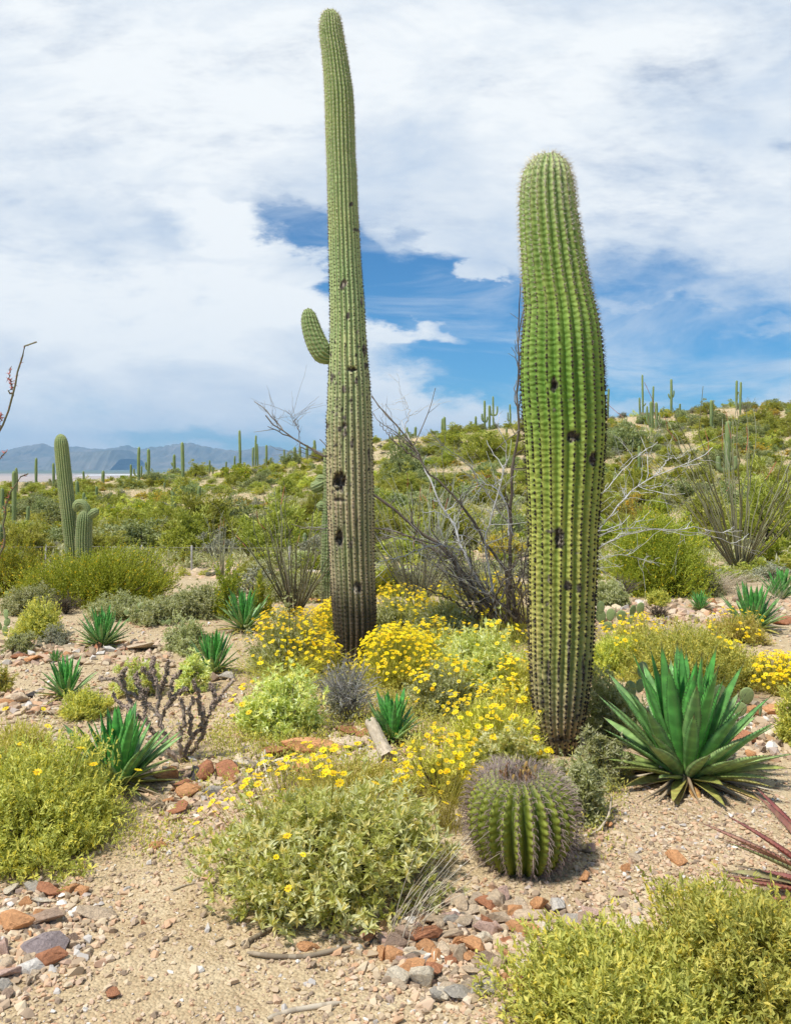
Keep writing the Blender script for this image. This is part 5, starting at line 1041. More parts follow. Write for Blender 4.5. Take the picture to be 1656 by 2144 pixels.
ZONES = [('in the rock pile at the left edge', [(0, 1850), (120, 1870), (180, 1950), (150, 2010), (60, 2080), (0, 2100)], 30, 18, 44),
 ('in the bottom middle rock pile beside the largest boulder', [(780, 1990), (960, 1900), (1080, 1890), (1240, 1930), (1230, 2040), (1060, 2090), (880, 2110), (800, 2050)], 112, 24, 58),
 ('in the stone row between the purple cholla and the orange boulder', [(340, 1650), (440, 1615), (560, 1610), (560, 1640), (460, 1680), (420, 1740), (370, 1740)], 26, 14, 34),
 ('in the stone row around the log', [(560, 1610), (820, 1570), (880, 1580), (840, 1625), (640, 1660)], 10, 14, 30),
 ('in the low border right of the thick saguaro', [(1250, 1290), (1400, 1265), (1500, 1262), (1510, 1288), (1400, 1300), (1280, 1310)], 14, 10, 20),
 ('at the right, behind the largest agave', [(1510, 1540), (1656, 1480), (1656, 1520), (1560, 1600)], 8, 14, 30),
 ('along the row left of the purple cholla', [(0, 1480), (170, 1465), (180, 1490), (0, 1500)], 3, 9, 18),
 ('in the row beside the dense narrow-leaved agave', [(20, 1385), (340, 1355), (345, 1366), (30, 1398)], 5, 8, 16)]
def in_poly(u, v, poly):
    c = False; n = len(poly)
    for i in range(n):
        (x1, y1), (x2, y2) = poly[i], poly[(i+1) % n]
        if (y1 > v) != (y2 > v) and u < (x2-x1)*(v-y1)/(y2-y1)+x1: c = not c
    return c
for where, poly, n, s0, s1 in ZONES:
    us = [p[0] for p in poly]; vs = [p[1] for p in poly]; k = 0
    while k < n:
        u, v = RS.uniform(min(us), max(us)), RS.uniform(min(vs), max(vs))
        if not in_poly(u, v, poly): continue
        s = s0+(s1-s0)*RS.beta(1.3, 2.4); c = CN[RS.randint(len(CN))]; k += 1
        rock(u, v, s, s*RS.uniform(.55, .85), c, '%s %s stone %s' % ('small' if s < s0+(s1-s0)*.4 else 'medium', c, where), group='loose stones '+where)

# ------------------------------------------------------------------ gravel (uncountable)
def gravel():
    base = []
    for s in range(7):
        r = np.random.RandomState(300+s); bm = bmesh.new(); P = nrm(r.normal(size=(12, 3)))*[.60, .5, .44]; vs = [bm.verts.new(p) for p in P]; res = bmesh.ops.convex_hull(bm, input=vs)
        bm.verts.ensure_lookup_table(); bad = [g for g in res['geom_interior'] if isinstance(g, bmesh.types.BMVert)]; bmesh.ops.delete(bm, geom=bad, context='VERTS'); bmesh.ops.triangulate(bm, faces=bm.faces); bm.verts.index_update()
        base.append((np.array([v.co[:] for v in bm.verts]), np.array([[v.index for v in f.verts] for f in bm.faces]))); bm.free()
    m = MB()
    def scatter(n, vlo, vhi, umin, umax, s0, s1, pw=2.6, dens=None):
        v = RS.uniform(vlo, vhi, n); u = RS.uniform(umin, umax, n); d = 1.6/((v-V0)/F); x = (u-U0)/F*d
        if dens is not None: keep = RS.uniform(size=n) < dens(u, v, x, d); u, v, d, x = u[keep], v[keep], d[keep], x[keep]; n = len(u)
        sz = s0+(s1-s0)*RS.uniform(0, 1, n)**pw; z = height(x, d)+.018*fbm(x*7, d*7, 3, 21)+sz*.12
        for b in range(7):
            i = np.arange(n)[b::7]; k = len(i); a = RS.uniform(0, 2*PI, k); ca, sa = np.cos(a), np.sin(a); Vb, Fb = base[b]
            sc = sz[i][:, None]; X = Vb[None, :, 0]*sc*RS.uniform(.8, 1.3, (k, 1)); Y = Vb[None, :, 1]*sc; Z = Vb[None, :, 2]*sc*RS.uniform(.7, 1.2, (k, 1))
            tl = RS.normal(size=(k, 1))*.22; Z2 = Z+X*tl
            V = np.stack([X*ca[:, None]-Y*sa[:, None]+x[i][:, None], X*sa[:, None]+Y*ca[:, None]+d[i][:, None], Z2+z[i][:, None]], -1)
            m.tris(V.reshape(-1, 3), (Fb[None]+len(Vb)*np.arange(k)[:, None, None]).reshape(-1, 3), np.repeat(RS.uniform(0, 1, k), len(Fb)))
    patch = lambda u, v, x, d: np.clip(.55+1.6*fbm(x*1.4, d*1.4, 3, 33)+.3, .12, 1)*(1-.85*np.exp(-((u-380)/330)**2-((v-2060)/190)**2))
    scatter(30000, 1480, 2200, -60, 1720, .005, .020, 2.2, patch)
    scatter(15000, 1230, 1560, -60, 1720, .012, .040, 2.4, patch)
    scatter(2600, 1480, 2200, -60, 1720, .016, .040, 2.5, lambda u, v, x, d: np.clip(.5+2.4*fbm(x*1.1, d*1.1, 3, 44), .05, 1)*(1-.9*np.exp(-((u-330)/330)**2-((v-2080)/170)**2)))
    # gravelly apron round the rock piles
    scatter(5200, 1830, 2144, 700, 1500, .012, .034, 1.6, lambda u, v, x, d: np.exp(-((u-1040)/300)**2-((v-1985)/95)**2))
    scatter(2400, 1840, 2120, -40, 330, .012, .036, 1.6, lambda u, v, x, d: np.exp(-((u-70)/130)**2-((v-1960)/100)**2))
    scatter(2600, 1590, 1860, 300, 620, .010, .030, 1.6, lambda u, v, x, d: np.exp(-((u-430)/110)**2-((v-1690)/100)**2))
    scatter(3000, 1640, 1900, 1200, 1656, .009, .028, 1.6, lambda u, v, x, d: np.exp(-((u-1400)/260)**2-((v-1760)/110)**2))
    scatter(900, 1860, 2120, 740, 1300, .025, .05, 1.3, lambda u, v, x, d: np.exp(-((u-1010)/210)**2-((v-1985)/75)**2))
    scatter(450, 1850, 2100, -40, 260, .025, .05, 1.3, lambda u, v, x, d: np.exp(-((u-60)/100)**2-((v-1960)/80)**2))
    scatter(700, 1590, 1780, 320, 600, .025, .06, 1.3, lambda u, v, x, d: np.exp(-((u-450)/90)**2-((v-1665)/60)**2))
    scatter(500, 1530, 1660, 500, 860, .025, .07, 1.3)
    scatter(500, 1255, 1310, 1240, 1680, .05, .12, 1.3)
    scatter(260, 1350, 1400, -20, 360, .04, .10, 1.3)
    scatter(200, 1455, 1500, -20, 190, .03, .08, 1.3)
    scatter(260, 1475, 1600, 1500, 1680, .03, .08, 1.3)
    o = link('gravel', m.mesh('gravel', G['pebble'], False)); o['kind'] = 'stuff'; o['label'] = 'fine tan and pink gravel covering the open ground'
gravel()

# ------------------------------------------------------------------ wood and litter
def wood(name, label, pts, rpx, mat='drywood', tint=.6, cat='stick', sides=8, branch=None, lift=1., group=None):
    v0 = max(p[1] for p in pts); g = [ground_hit(*p[:2]) for p in pts]; g0 = g[len(g)//2]; r = rpx/F*g0[1]
    W = np.array([(a, b, float(height(a, b))+r*lift+(p[2] if len(p) > 2 else 0)) for (a, b, c), p in zip(g, pts)])-np.array(g0)
    s = np.concatenate([[0], np.cumsum(np.linalg.norm(np.diff(W, axis=0), axis=1))]); q = np.linspace(0, s[-1], 16); P = np.stack([np.interp(q, s, W[:, c]) for c in range(3)], -1); P[1:-1] = P[1:-1]*.5+(P[2:]+P[:-2])*.25
    m = MB(); R = r*np.interp(np.linspace(0, 1, 16), [0, .03, .2, .8, .97, 1], [.5, .85, 1, .95, .8, .35])*RS.uniform(.88, 1.12, 16); tubes(m, P, R, np.clip(tint+RS.uniform(-.2, .2, 15), 0, 1)[None], sides)
    o = link(name, m.mesh(name, G[mat]), None, g0); return tag(o, label, cat, group)
wood('stick', 'long curved grey stick lying below the front brittlebush', [(518, 2005), (570, 2015), (640, 2012), (700, 2000), (735, 1992)], 5.5, tint=.35)
wood('stick', 'straight dark stick poking out under the left of the front brittlebush', [(505, 1985), (540, 1965), (575, 1948)], 5.5, tint=.2)
wood('stick', 'thin pale stick left of the front brittlebush', [(362, 1868), (390, 1860), (420, 1852)], 2.6, tint=.6)
wood('stick', 'thin bent pale stick standing right of the barrel cactus', [(1225, 1755, 0), (1255, 1748, .01), (1275, 1735, .05), (1280, 1725, .12)], 2.6, tint=.85)
wood('stick', 'dark short stick beside the barrel cactus', [(1195, 1782), (1240, 1790)], 4, tint=.1)
wood('stick', 'grey twig in the middle rock pile', [(810, 2035), (850, 2020), (880, 2005)], 3, tint=.5)
wood('stick', 'splintered pale driftwood at the bottom edge', [(560, 2140), (610, 2128), (660, 2120), (715, 2112)], 6, tint=.85)
wood('stick', 'thin grey twig on the gravel, left of the pale rock', [(440, 1978), (470, 1965)], 1.8, tint=.4)
wood('stick', 'fallen dry stalk left of the small left agave', [(50, 1478), (120, 1470), (175, 1475)], 3, 'straw', .2)
def log():
    d = 5.05; a, b = Vector(at(777, 1532, d)), Vector(at(812, 1597, d-.42)); g = ground_hit(800, 1590)
    P = np.array([a+(b-a)*t for t in np.linspace(0, 1, 12)]); z = height(P[:, 0], P[:, 1]); P[:, 2] = z+.05+np.linspace(.07, -.005, 12); base = (P[6, 0], P[6, 1], float(z[6])); P = P-np.array(base)
    m = MB(); an = np.arange(22)/22*2*PI; T, A, B = frames(P, (0, .3, 1)); R = .036+.003*RS.normal(size=22)[None]*np.ones((12, 1))+.0015*RS.normal(size=(12, 22))
    V = P[:, None]+R[..., None]*(np.cos(an)[None, :, None]*A[:, None]+np.sin(an)[None, :, None]*B[:, None]); i, j = np.meshgrid(np.arange(11), np.arange(22), indexing='ij'); j2 = (j+1) % 22
    m.quads(V.reshape(-1, 3), np.stack([i*22+j, i*22+j2, (i+1)*22+j2, (i+1)*22+j], -1).reshape(-1, 4), RS.uniform(.55, .95, 242))
    for e in (0, 11): m.tris(np.concatenate([V[e]*.999, V[e].mean(0)[None]+T[e]*(-.004 if e else .004)]), np.stack([np.arange(22), (np.arange(22)+1) % 22, np.full(22, 22)], -1), .12)
    o = link('log', m.mesh('log', G['drywood']), None, base); tag(o, 'bleached grey-white log lying at the foot of the dark green agave', 'log')
    g = ground_hit(778, 1606); m = MB(); n = 24; an = np.arange(n)/n*2*PI; r = .052*(1+.12*RS.normal(size=n)); tl = .55
    V = np.concatenate([np.stack([np.cos(an)*r*.8, np.sin(an)*r*math.cos(tl)+dy*.3, (np.sin(an)*r*math.sin(tl)+.04-dy)], -1) for dy in (0., .02)]); j = np.arange(n); j2 = (j+1) % n
    m.quads(V, np.stack([j, j2, n+j2, n+j], -1), .3)
    for r1 in (1,): m.tris(np.concatenate([V[:n], V[:n].mean(0)[None]]), np.stack([j, j2, np.full(n, n)], -1), np.tile([.75, .9, .8], n)[:n])
    o = link('log_slice', m.mesh('log_slice', G['drywood'], False), None, (g[0], g[1]+.05, g[2]-.01)); tag(o, 'round pale slice of wood leaning beside the log', 'log')
log()
def litter(label, u, v, rad_px, n, tint, L=.10, seed=0, up=.6):
    g = ground_hit(u, v); R = rad_px/F*g[1]; m = MB(); a = RS.uniform(0, 2*PI, n); q = np.linspace(0, 1, 7); l = R*RS.uniform(.5, 1.1, n)
    P = np.stack([np.cos(a)[:, None]*l[:, None]*q+.02*RS.normal(size=(n, 1)), np.sin(a)[:, None]*l[:, None]*q+.03*RS.normal(size=(n, 1)), .015+np.sin(q*PI*.9)[None]*l[:, None]*RS.uniform(.0, up, n)[:, None]], -1)
    tubes(m, P, np.interp(q, [0, .3, 1], [.7, 1, .15])[None]*.006*RS.uniform(.6, 1.4, n)[:, None], np.clip(tint+RS.uniform(-.25, .25, n), 0, 1), 3)
    return tag(link('dead_leaf_rosette', m.mesh('dead_leaf_rosette', G['straw'], False), None, g), label, 'dead leaves')
litter('dead bleached agave rosette among rocks left of the long orange slab', 548, 1618, 50, 40, .85)
litter('dry brown leaves fallen right of the left front agave', 345, 1695, 52, 34, .25, up=.15)
litter('tuft of dry straw right of the dead bleached rosette', 605, 1630, 34, 60, .6, up=1.)
litter('white dry litter between stones below the front brittlebush', 900, 2008, 44, 16, .9, up=.2)
litter('dry brown leaves beside the small left agave', 95, 1492, 50, 30, .2, up=.12)
def straws(label, u, v, wpx, hpx, n, tint=.7, seed=0, lean=.3, mat='straw', name='dry_grass', r=.0016):
    g = ground_hit(u, v); d = g[1]; H0 = hpx/F*d; Wd = wpx/2/F*d; m = MB(); q = np.linspace(0, 1, 7); b = RS.normal(size=(n, 2))*Wd*.3; e = RS.uniform(-1, 1, (n, 2))*Wd+[lean*H0, 0]; h = H0*RS.uniform(.5, 1, n)
    P = np.stack([b[:, :1]+e[:, :1]*q**1.5, b[:, 1:]+e[:, 1:]*q**1.5, h[:, None]*q], -1); tubes(m, P, r*np.linspace(1, .4, 7), np.clip(tint+RS.uniform(-.2, .2, n), 0, 1), 3)
    return tag(link(name, m.mesh(name, G[mat]), None, g), label, 'grass')
straws('thin dry straw stalks leaning right, at the right of the front brittlebush', 838, 1968, 130, 230, 20, .75, lean=.55)
straws('dry pale grass behind the tiny agave on the right', 1480, 1240, 180, 46, 420, .6, lean=0, r=.003)
straws('dry grass tuft in front of the right gravel agave', 1600, 1300, 70, 90, 60, .7, lean=.2, r=.002)
straws('yellow-green grass between the bare shrub and the thick saguaro', 1080, 1345, 90, 90, 160, .3, lean=0, mat='grass_y', r=.002)
straws('yellow-green grass in front of the flowering bush, left of the dead grey shrub', 600, 1425, 200, 70, 200, .5, lean=0, mat='grass_y', r=.002)
straws('pale yellow grass along the left edge above the sage shrub', 40, 1640, 190, 130, 260, .5, lean=.1, mat='grass_y', r=.0016)
straws('yellow-green grass left of the barrel cactus', 930, 1740, 110, 130, 130, .5, lean=0, mat='grass_y', r=.0013)

# ------------------------------------------------------------------ small herbs on the open ground (uncountable)
def herbs():
    m = MB(); rs = [(560, 1560, 260, 60, 900), (700, 1460, 330, 100, 1600), (900, 1500, 300, 130, 2600), (850, 1350, 420, 90, 3000), (1080, 1400, 120, 90, 700), (1000, 1650, 160, 60, 600), (700, 1640, 420, 70, 1100), (1330, 1360, 300, 70, 900), (1230, 1700, 120, 110, 420), (300, 1760, 220, 60, 220), (620, 1420, 240, 60, 900)]
    for (u, v, wu, wv, n) in rs:
        uu = u+RS.normal(size=n)*wu*.33; vv = np.clip(v+RS.normal(size=n)*wv*.4, 1230, 2100); d = 1.6/((vv-V0)/F); x = (uu-U0)/F*d; z = height(x, d); P = np.stack([x, d, z], -1)
        n = n//2; P = P[:n]; k = 7; Pn = np.repeat(P, k, 0)+RS.normal(size=(n*k, 3))*[.03, .03, 0]+np.abs(RS.normal(size=(n*k, 1)))*[0, 0, .05]
        leaves(m, Pn, RS.normal(size=(n*k, 3))*.6+[0, 0, .8], RS.normal(size=(n*k, 3)), RS.uniform(.012, .03, n*k), .007, RS.uniform(0, 1, n*k))
    o = link('ground_herbs', m.mesh('ground_herbs', G['lime'], False)); o['kind'] = 'stuff'; o['label'] = 'low green herbs and seedlings between the bushes'
herbs()

# ------------------------------------------------------------------ hillside shrubs, shared meshes
def hill_mesh(style, seed):
    """unit shrub about 1 m wide and 1 m high"""
    global RS; keep = RS; RS = np.random.RandomState(4000+seed)
    cfg = dict(creosote=('creosote', 420, 6, .085, .036, .5, .3), verde=('verde', 560, 8, .085, .022, .5, .15), ironwood=('ironwood', 620, 6, .075, .030, .45, .0), gold=('gold', 420, 6, .070, .040, .6, .45),
               grey=('grey', 380, 6, .075, .030, .6, .2), sage=('sage', 420, 6, .075, .034, .6, .2), lime=('lime', 420, 6, .07, .03, .6, .2))[style]
    mat, n, r, L, W, bulk, low = cfg; P, D, Cc = dome_points(n, .5, .95, 8, .35, -.1, 8, .07); m = MB(); Pn = np.repeat(P, r, 0)+RS.normal(size=(n*r, 3))*.022
    ax = np.repeat(nrm(D*.6+[0, 0, .6]), r, 0); dd = nrm(ax+RS.normal(size=(n*r, 3))*.55)
    leaves(m, Pn, dd, RS.normal(size=(n*r, 3))+[0, 0, .6], L*RS.uniform(.6, 1.3, n*r), W*RS.uniform(.6, 1.2, n*r), np.clip(np.repeat(RS.beta(2, 2, n), r)+RS.uniform(-.2, .2, n*r), 0, 1))
    s = MB(); k = 16; E = Cc[:k]; q = np.linspace(0, 1, 5)[None, :, None]; B = RS.normal(size=(k, 3))*[.03, .03, 0]-[0, 0, .04]; M1 = B+(E-B)*[.5, .5, .45]
    tubes(s, (1-q)**2*B[:, None]+2*q*(1-q)*M1[:, None]+q**2*E[:, None], np.linspace(.022 if style == 'ironwood' else .014, .004, 5)[None], RS.uniform(0, .6, k), 4)
    RS = keep; return m.mesh(style+'_foliage', G[mat], False), s.mesh('stems', G['stem'])
HM = {s: [hill_mesh(s, 10*i+j) for j in range(4)] for i, s in enumerate(['creosote', 'verde', 'ironwood', 'gold', 'grey', 'sage', 'lime'])}
HN = dict(creosote=('creosote_bush', 'olive creosote bush', 'bush'), verde=('palo_verde', 'yellow-green palo verde', 'tree'), ironwood=('mesquite_tree', 'dark grey-green mesquite', 'tree'), gold=('brittlebush', 'yellow-blooming brittlebush', 'bush'), grey=('bursage', 'grey bursage', 'bush'), sage=('sage_bush', 'pale sage bush', 'bush'), lime=('rabbitbrush', 'yellow-green rabbitbrush', 'bush'))
def wherex(u):
    for lim, t in ((125, 'at the far left'), (260, 'near the close saguaro pair'), (420, 'on the left slope'), (560, 'on the slope left of the dark ocotillo'), (690, 'just left of the tallest saguaro'), (870, 'just right of the tallest saguaro'), (1000, 'behind the bare branches'), (1120, 'just left of the thick saguaro'), (1340, 'just right of the thick saguaro'), (1500, 'on the right slope'), (9999, 'at the far right')):
        if u < lim: return t
def wherey(f): return 'along the skyline' if f < .12 else 'high up' if f < .35 else 'halfway up the hill' if f < .65 else 'low on the hill'
def hillshrub(kind, u, vb, wpx, hpx, d=None, label=None, group=None):
    if d is None: x, d, z = ground_hit(u, vb)
    x = (u-U0)/F*d; z = float(height(x, d)); f_, s_ = HM[kind][RS.randint(4)]; nm, lb_, ct = HN[kind]
    vr = float(np.interp(u, RU, RV)); fr = (V0-F*(z-EYE)/d-vr)/(1185-vr); size = 'small' if wpx < 34 else 'large' if wpx > 75 else 'middle-sized'
    lab = label or '%s %s %s, %s' % (size, lb_, wherey(fr), wherex(u))
    k = 1/F*d; root = thing(nm, lab, ct, (x, d, z-.02), RS.uniform(0, 2*PI), group or ('' if label else lb_+' plants on the hillside, '+wherex(u)), (wpx*k, wpx*k, hpx*k))
    link('foliage', f_, root); link('stems', s_, root); return root
BIG = [('verde', 70, 1178, 150, 90, 'big bright palo verde left of the close saguaro pair'), ('verde', 385, 1165, 160, 110, 'big bright palo verde behind the grey fence post on the left slope'), ('verde', 345, 1105, 90, 70, 'palo verde around the foot of a small saguaro on the left slope'), ('verde', 470, 1150, 110, 90, 'palo verde behind the thin pale ocotillo'),
 ('creosote', 240, 1098, 66, 48, 'dark green bush right of the curled arms of the stubby saguaro'), ('creosote', 312, 1086, 70, 46, 'round dark olive bush on the left slope'), ('ironwood', 90, 1090, 66, 66, 'grey-green tree between the candelabra saguaro and the close pair'), ('creosote', 500, 1014, 62, 46, 'rounded dark bush at the foot of the tall thin skyline saguaro left'), ('ironwood', 328, 1020, 38, 46, 'bluish green small tree on the left skyline between two armed saguaros'),
 ('verde', 612, 1150, 110, 90, 'palo verde behind the dark ocotillo'), ('verde', 655, 1100, 80, 100, 'tall palo verde just behind the left side of the tallest saguaro'), ('ironwood', 850, 1020, 120, 110, 'dark mesquite tree with visible trunk right of the tallest saguaro'), ('verde', 1022, 975, 130, 90, 'wide palo verde high on the slope left of the thick saguaro'), ('verde', 950, 935, 110, 50, 'palo verde on the skyline behind the bare branches'),
 ('verde', 1600, 1140, 190, 160, 'huge bright palo verde at the right edge behind the biggest ocotillo'), ('verde', 1490, 1120, 150, 110, 'bright palo verde behind the biggest ocotillo'), ('creosote', 1625, 1190, 110, 90, 'dark olive creosote at the right edge below the huge palo verde'), ('ironwood', 1310, 950, 110, 80, 'grey-green mesquite right of the thick saguaro, below the skyline'), ('ironwood', 1500, 985, 100, 60, 'grey-green mesquite behind the armed saguaro on the right'),
 ('creosote', 1330, 1020, 90, 50, 'olive bush on the bare slope right of the thick saguaro'), ('verde', 1300, 1120, 80, 60, 'palo verde touching the right side of the thick saguaro'), ('gold', 1590, 960, 50, 40, 'golden flowering bush on the right slope below the twin poles'), ('gold', 1335, 1100, 90, 70, 'yellow-flecked bush behind the white branches on the right'), ('creosote', 1440, 1150, 110, 80, 'dark bush left of the biggest ocotillo'),
 ('verde', 780, 1120, 70, 60, 'palo verde close right of the tallest saguaro'), ('creosote', 985, 1120, 90, 60, 'olive bush behind the middle of the bare branches'), ('lime', 1590, 1205, 60, 34, 'lime green bush right of the foot of the biggest ocotillo'), ('lime', 382, 1205, 38, 22, 'round lime bush beside the gravel path'), ('grey', 450, 1205, 48, 18, 'flat bluish grey bush beside the gravel path'), ('lime', 430, 1204, 34, 18, 'low lime bush beside the gravel path'),
 ('creosote', 40, 1190, 100, 40, 'olive creosote low at the left edge'), ('sage', 270, 1185, 120, 50, 'sage bush behind the large olive creosote'), ('creosote', 560, 1190, 80, 50, 'creosote behind the left canes of the dark ocotillo'), ('verde', 880, 1100, 110, 60, 'palo verde low on the hill behind the bare branches')]
for b in BIG: hillshrub(b[0], *b[1:5], label=b[5], group='')
for o in [o for o in COL.objects if 'group' in o and o['group'] == '']: del o['group']
nh = 0; taken = []
while nh < 1250:
    d = 21*math.exp(RS.uniform(0, 1)**.55*math.log(DR*1.06/21)); u = RS.uniform(-90, 1750); x = (u-U0)/F*d; 
    s = RS.uniform(.6, 1.75); z = float(height(x, d)); v = V0-F*(z-EYE)/d
    if any(abs(u-a)*1.0 < (s*F/d+w_)*.30 and abs(v-b) < (s*F/d+w_)*.16 for a, b, w_ in taken): 
        if RS.rand() < .6: continue
    right = u > 700; t = RS.rand()
    kind = ('creosote' if t < .22 else 'verde' if t < .40 else 'gold' if t < (.56 if (d > 50) else .46) else 'grey' if t < .66 else 'sage' if t < .82 else 'lime' if t < .90 else 'ironwood')
    if kind in ('verde', 'ironwood'): s *= 1.7
    if kind in ('gold', 'grey', 'sage'): s *= .85
    taken.append((u, v, s*F/d)); wp = s*F/d; hillshrub(kind, u, v, wp, wp*RS.uniform(.4, .66), d=d); nh += 1
for k in range(150):      # scrub along the crest
    d = RS.uniform(62, 106); u = RS.uniform(1180, 1740) if k % 3 else RS.uniform(300, 1180); sz_ = RS.uniform(.8, 1.9)*F/d; x = (u-U0)/F*d; kd = ['creosote', 'verde', 'ironwood', 'grey', 'gold', 'lime'][RS.randint(6)]
    hillshrub(kd, u, V0-F*(float(height(x, d))-EYE)/d, sz_, sz_*RS.uniform(.4, .62), d=d)
for k in range(110):
    d = 14*math.exp(RS.uniform(0, 1)**.7*math.log(90/14)); u = RS.uniform(-700, -90) if k % 2 else RS.uniform(1750, 2300); sz_ = RS.uniform(.7, 1.6)*F/d
    x = (u-U0)/F*d; kd = ['sage', 'lime', 'grey', 'ironwood'][RS.randint(4)]; hillshrub(kd, u, V0-F*(float(height(x, d))-EYE)/d, sz_, sz_*RS.uniform(.4, .66), d=d)
k = 0
while k < 75:      # low shrubs between the gravel garden and the slope
    d = RS.uniform(11.5, 21); u = RS.uniform(-60, 1720); x = (u-U0)/F*d; v = V0-F*(float(height(x, d))-EYE)/d
    if (12.8 < d < 15.5 and 320 < u < 690) or abs(u-735) < 20: continue
    s = RS.uniform(.5, 1.15); hillshrub(['sage', 'lime', 'creosote', 'sage', 'grey', 'verde'][RS.randint(6)], u, v, s*F/d, s*F/d*RS.uniform(.35, .55), d=d); k += 1
def ground_cover():
    m = MB(); n = 34000; d = 17*np.exp(RS.uniform(0, 1, n)**.6*math.log(125/17)); u = RS.uniform(-120, 1780, n); u[::6] = RS.uniform(-800, 2400, len(u[::6])); x = (u-U0)/F*d; keep = (fbm(x/4, d/4, 3, 60) > -.04-.12*(d > 45)) & ~((d > 16.5) & (d < 19.5) & (u > 300) & (u < 720)); x = x[keep]; d = d[keep]; n = len(x); z = height(x, d)
    k = 9; P = np.repeat(np.stack([x, d, z], -1), k, 0); sz = np.repeat(RS.uniform(.5, 1.3, n), k); P = P+RS.normal(size=(n*k, 3))*[.13, .13, .0]*sz[:, None]+np.abs(RS.normal(size=(n*k, 1)))*[0, 0, .10]*sz[:, None]
    leaves(m, P, RS.normal(size=(n*k, 3))*.6+[0, 0, .7], RS.normal(size=(n*k, 3)), .13*sz, .05*sz, np.clip(np.repeat(RS.uniform(0, 1, n), k)+RS.normal(size=n*k)*.1, 0, 1))
    o = link('ground_cover', m.mesh('ground_cover', G['sage'], False)); o['kind'] = 'stuff'; o['label'] = 'low tufts of scrub scattered over the hillside'
    m = MB(); n = 5000; d = 17*np.exp(RS.uniform(0, 1, n)*math.log(110/17)); u = RS.uniform(-120, 1780, n); x = (u-U0)/F*d; z = height(x, d); knobs(m, np.stack([x, d, z], -1), RS.uniform(.03, .11, n), RS.uniform(0, 1, n), (1.2, 1, .6))
    o = link('hillside_stones', m.mesh('hillside_stones', G['pebble'], False)); o['kind'] = 'stuff'; o['label'] = 'scattered pale stones on the bare hillside soil'
ground_cover()

# ------------------------------------------------------------------ saguaros on the hill
def ridge_d(u, vb):
    x, d, z = ground_hit(u, vb); return min(d, DR)
SG = [ # u, v top, v base, width, arms [(side, join v, out px, top v, r)]
 (30, 985, 1120, 8, [(-1, 1098, 22, 1067, 4), (1, 1096, 30, 1060, 4)], 'candelabra saguaro at the far left with two long upturned arms'), (36, 979, 1030, 5, []), (5, 1021, 1090, 7, []), (76, 958, 1018, 5, []), (113, 969, 1010, 5, []), (176, 986, 1008, 4, []), (217, 985, 1015, 6, []), (203, 1018, 1052, 5, []), (163, 1006, 1055, 7, []), (177, 1031, 1066, 6, []), (180, 1040, 1072, 5, []), (115, 1024, 1040, 5, []), (2, 1098, 1180, 10, []),
 (275, 972, 1003, 4, []), (291, 935, 1010, 5.5, [(-1, 995, 10, 981, 2), (1, 998, 6, 975, 2)]), (312, 939, 995, 6, [(-1, 982, 6, 967, 2)]), (366, 951, 998, 5.5, [(-1, 974, 6, 968, 2)]), (383, 925, 1018, 6.5, [(-1, 985, 10, 979, 2.4)]), (365, 1023, 1082, 10, []), (342, 1061, 1085, 6, []), (351, 989, 1004, 4, []), (417, 1017, 1065, 7, []), (345, 1010, 1025, 4, []),
 (503, 900, 975, 5, []), (492, 954, 975, 3, []), (530, 936, 976, 4, []), (535, 911, 976, 4, []), (540, 929, 974, 3.4, []), (558, 931, 972, 4.5, []), (567, 958, 972, 3.4, []), (439, 963, 992, 3, []), (446, 976, 994, 3, []), (474, 966, 984, 3, []), (596, 941, 966, 3.6, []), (618, 935, 966, 6, []), (628, 935, 962, 5, []), (643, 931, 964, 5.6, []), (655, 935, 955, 4, []), (659, 921, 957, 5.6, []), (678, 938, 950, 4, []), (639, 1115, 1172, 8, []), (606, 1130, 1190, 4, [], 'thin pale pole-like saguaro behind the dark ocotillo'), (535, 1040, 1050, 7, []),
 (816, 913, 930, 3, []), (821, 910, 928, 3, []), (836, 894, 928, 5, []), (852, 894, 928, 4.5, [(-1, 920, 6, 912, 2.2), (1, 920, 6, 910, 2.2)]), (870, 893, 914, 5, []), (926, 876, 914, 4.5, []), (931, 872, 920, 5.6, []), (917, 905, 925, 4.6, []), (996, 871, 900, 4.6, []), (964, 893, 902, 4, []),
 (1015, 838, 898, 4.4, [(-1, 880, 6, 866, 2.4), (1, 882, 5, 872, 1.8)]), (1024, 848, 898, 4.6, []), (1033, 829, 896, 3.4, [(-1, 868, 7, 850, 1.8), (1, 868, 8, 850, 1.8)]), (1068, 846, 893, 3.4, [(-1, 880, 5, 863, 1.6)]), (1038, 900, 912, 5, []), (1060, 895, 910, 4, []),
 (1272, 813, 876, 4, [(-1, 852, 5, 845, 1.4)]), (1339, 832, 875, 3.6, []), (1345, 784, 870, 3.6, [(1, 848, 6, 844, 1.4)]), (1366, 808, 860, 3.2, []), (1364, 840, 908, 6, [(-1, 888, 10, 850, 2.4), (-1, 892, 6, 868, 2)]), (1374, 842, 900, 5.6, [(1, 885, 6, 868, 2)]), (1405, 793, 864, 4.6, [(-1, 832, 6, 824, 1.6), (1, 830, 5, 817, 1.6)]), (1423, 845, 866, 3, []), (1488, 837, 900, 6.4, [(-1, 908, 18, 888, 4), (1, 905, 3, 891, 4)]),
 (1436, 871, 884, 4, []), (1523, 880, 1000, 11, [(-1, 985, 20, 955, 5.5), (1, 982, 16, 955, 5)], 'pale saguaro with two thick upturned arms halfway up the right slope'), (1541, 796, 858, 4.4, [(1, 825, 3.4, 820, 1.6)]), (1549, 799, 870, 4.2, []), (1337, 933, 1000, 6, [(-1, 984, 10, 974, 3), (1, 984, 10, 974, 2.4)]), (1250, 905, 930, 4, [])]
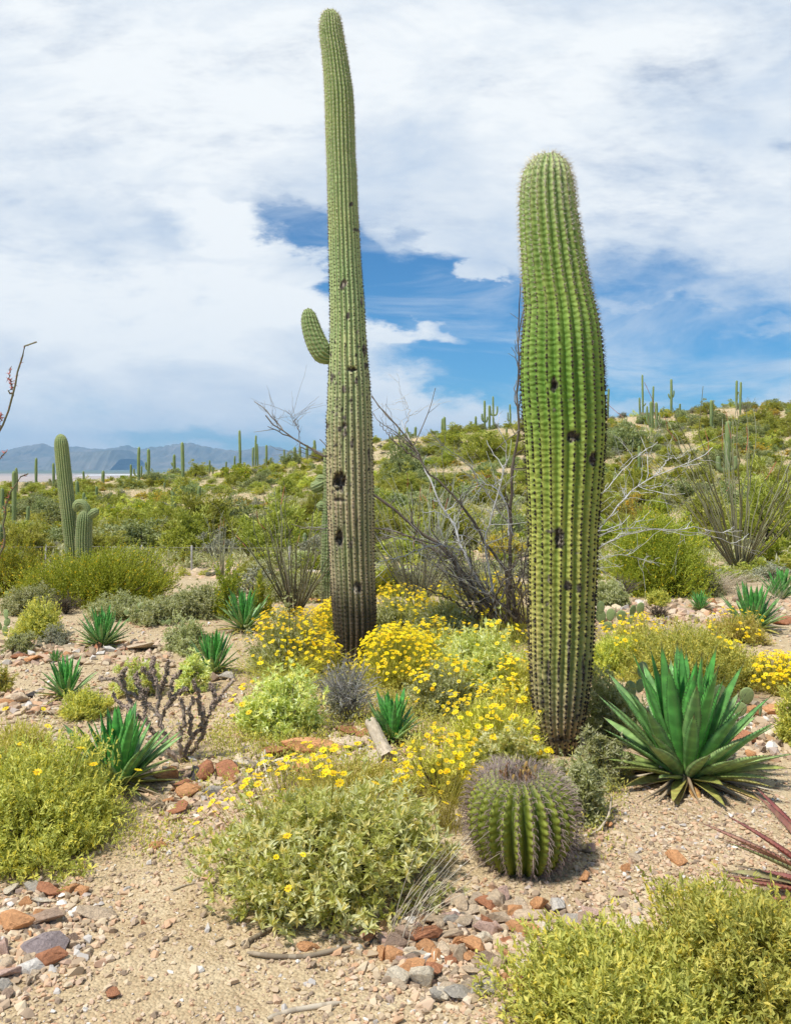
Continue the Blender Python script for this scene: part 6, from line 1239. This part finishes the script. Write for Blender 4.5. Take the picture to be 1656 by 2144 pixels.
SG.sort(key=lambda s: s[0])
def zone_s(u): return 'left of the close saguaro pair' if u < 130 else 'between the close saguaro pair and the small creosote gap' if False else ('on the left knoll near the close saguaro pair' if u < 260 else 'on the left slope' if u < 430 else 'on the skyline left of the tallest saguaro' if u < 700 else 'between the two big saguaros' if u < 1100 else 'right of the thick saguaro')
ORD = 'first second third fourth fifth sixth seventh eighth ninth tenth eleventh twelfth thirteenth fourteenth fifteenth sixteenth seventeenth eighteenth nineteenth twentieth twenty-first twenty-second twenty-third twenty-fourth twenty-fifth'.split()
cnt = {}
for s in SG:
    u, vt, vb, wp, arms = s[:5]; z_ = zone_s(u); hgt = 'tiny' if vb-vt < 22 else 'small' if vb-vt < 45 else 'tall'; key = z_; cnt[key] = cnt.get(key, 0)+1
    lab = s[5] if len(s) > 5 else '%s saguaro %s %s, %s from left' % (hgt, 'with arms' if arms else 'without arms', z_, ORD[cnt[key]-1])
    d = ridge_d(u, vb)
    al = [[(u, jv, r), (u+sd*ox*.55, jv+2, r), (u+sd*ox*.92, jv-3, r*1.05), (u+sd*ox, (jv+tv)/2, r), (u+sd*ox, tv+1, r*.85), (u+sd*ox, tv, r*.2)] for sd, jv, ox, tv, r in arms]
    simple_saguaro(lab, u, vt, max(vb, vt+8), max(wp*1.12, 4), d, al, group='distant saguaros on the hill', lean=RS.uniform(-.03, .03))

# ------------------------------------------------------------------ wire fence
def fence():
    posts = [(-40, 1165), (97, 1192), (298, 1184), (402, 1188), (607, 1186)]
    P = [((u-U0)/F*19.2, 19.2, float(height((u-U0)/F*19.2, 19.2))) for u, v in posts]; base = P[1]
    root = thing('wire_fence', 'low chain-link fence with slim weathered posts crossing the left foot of the slope', 'fence', base); Hf = .50
    for p in P: m = MB(); tubes(m, np.array([[p[0], p[1], p[2]-.1], [p[0], p[1], p[2]+Hf*.5], [p[0], p[1], p[2]+Hf+.03], [p[0], p[1], p[2]+Hf+.04]])-np.array(base), [.022, .022, .022, .01], .75, 8); link('post', m.mesh('post', G['bleached']), root)
    m = MB(); xs = np.linspace(P[0][0], P[-1][0], 220); zs = height(xs, xs*0+19.2)
    for f in (.1, .98): W = np.stack([xs, xs*0+19.19, zs+Hf*f], -1)-np.array(base); tubes(m, W, .004, .7, 3)
    for sl in (-1, 1):
        x0 = np.arange(xs[0], xs[-1]-Hf, .07); q = np.linspace(0, 1, 3)[None]; X = (x0[:, None]+(q if sl > 0 else 1-q)*Hf*.9); Z = height(X, X*0+19.2)+Hf*.1+q*Hf*.88
        tubes(m, np.stack([X, X*0+19.19+.004*sl, Z], -1)-np.array(base), .0013, .5, 3)
    link('mesh_wire', m.mesh('mesh_wire', G['bleached']), root)
fence()
build_haze()
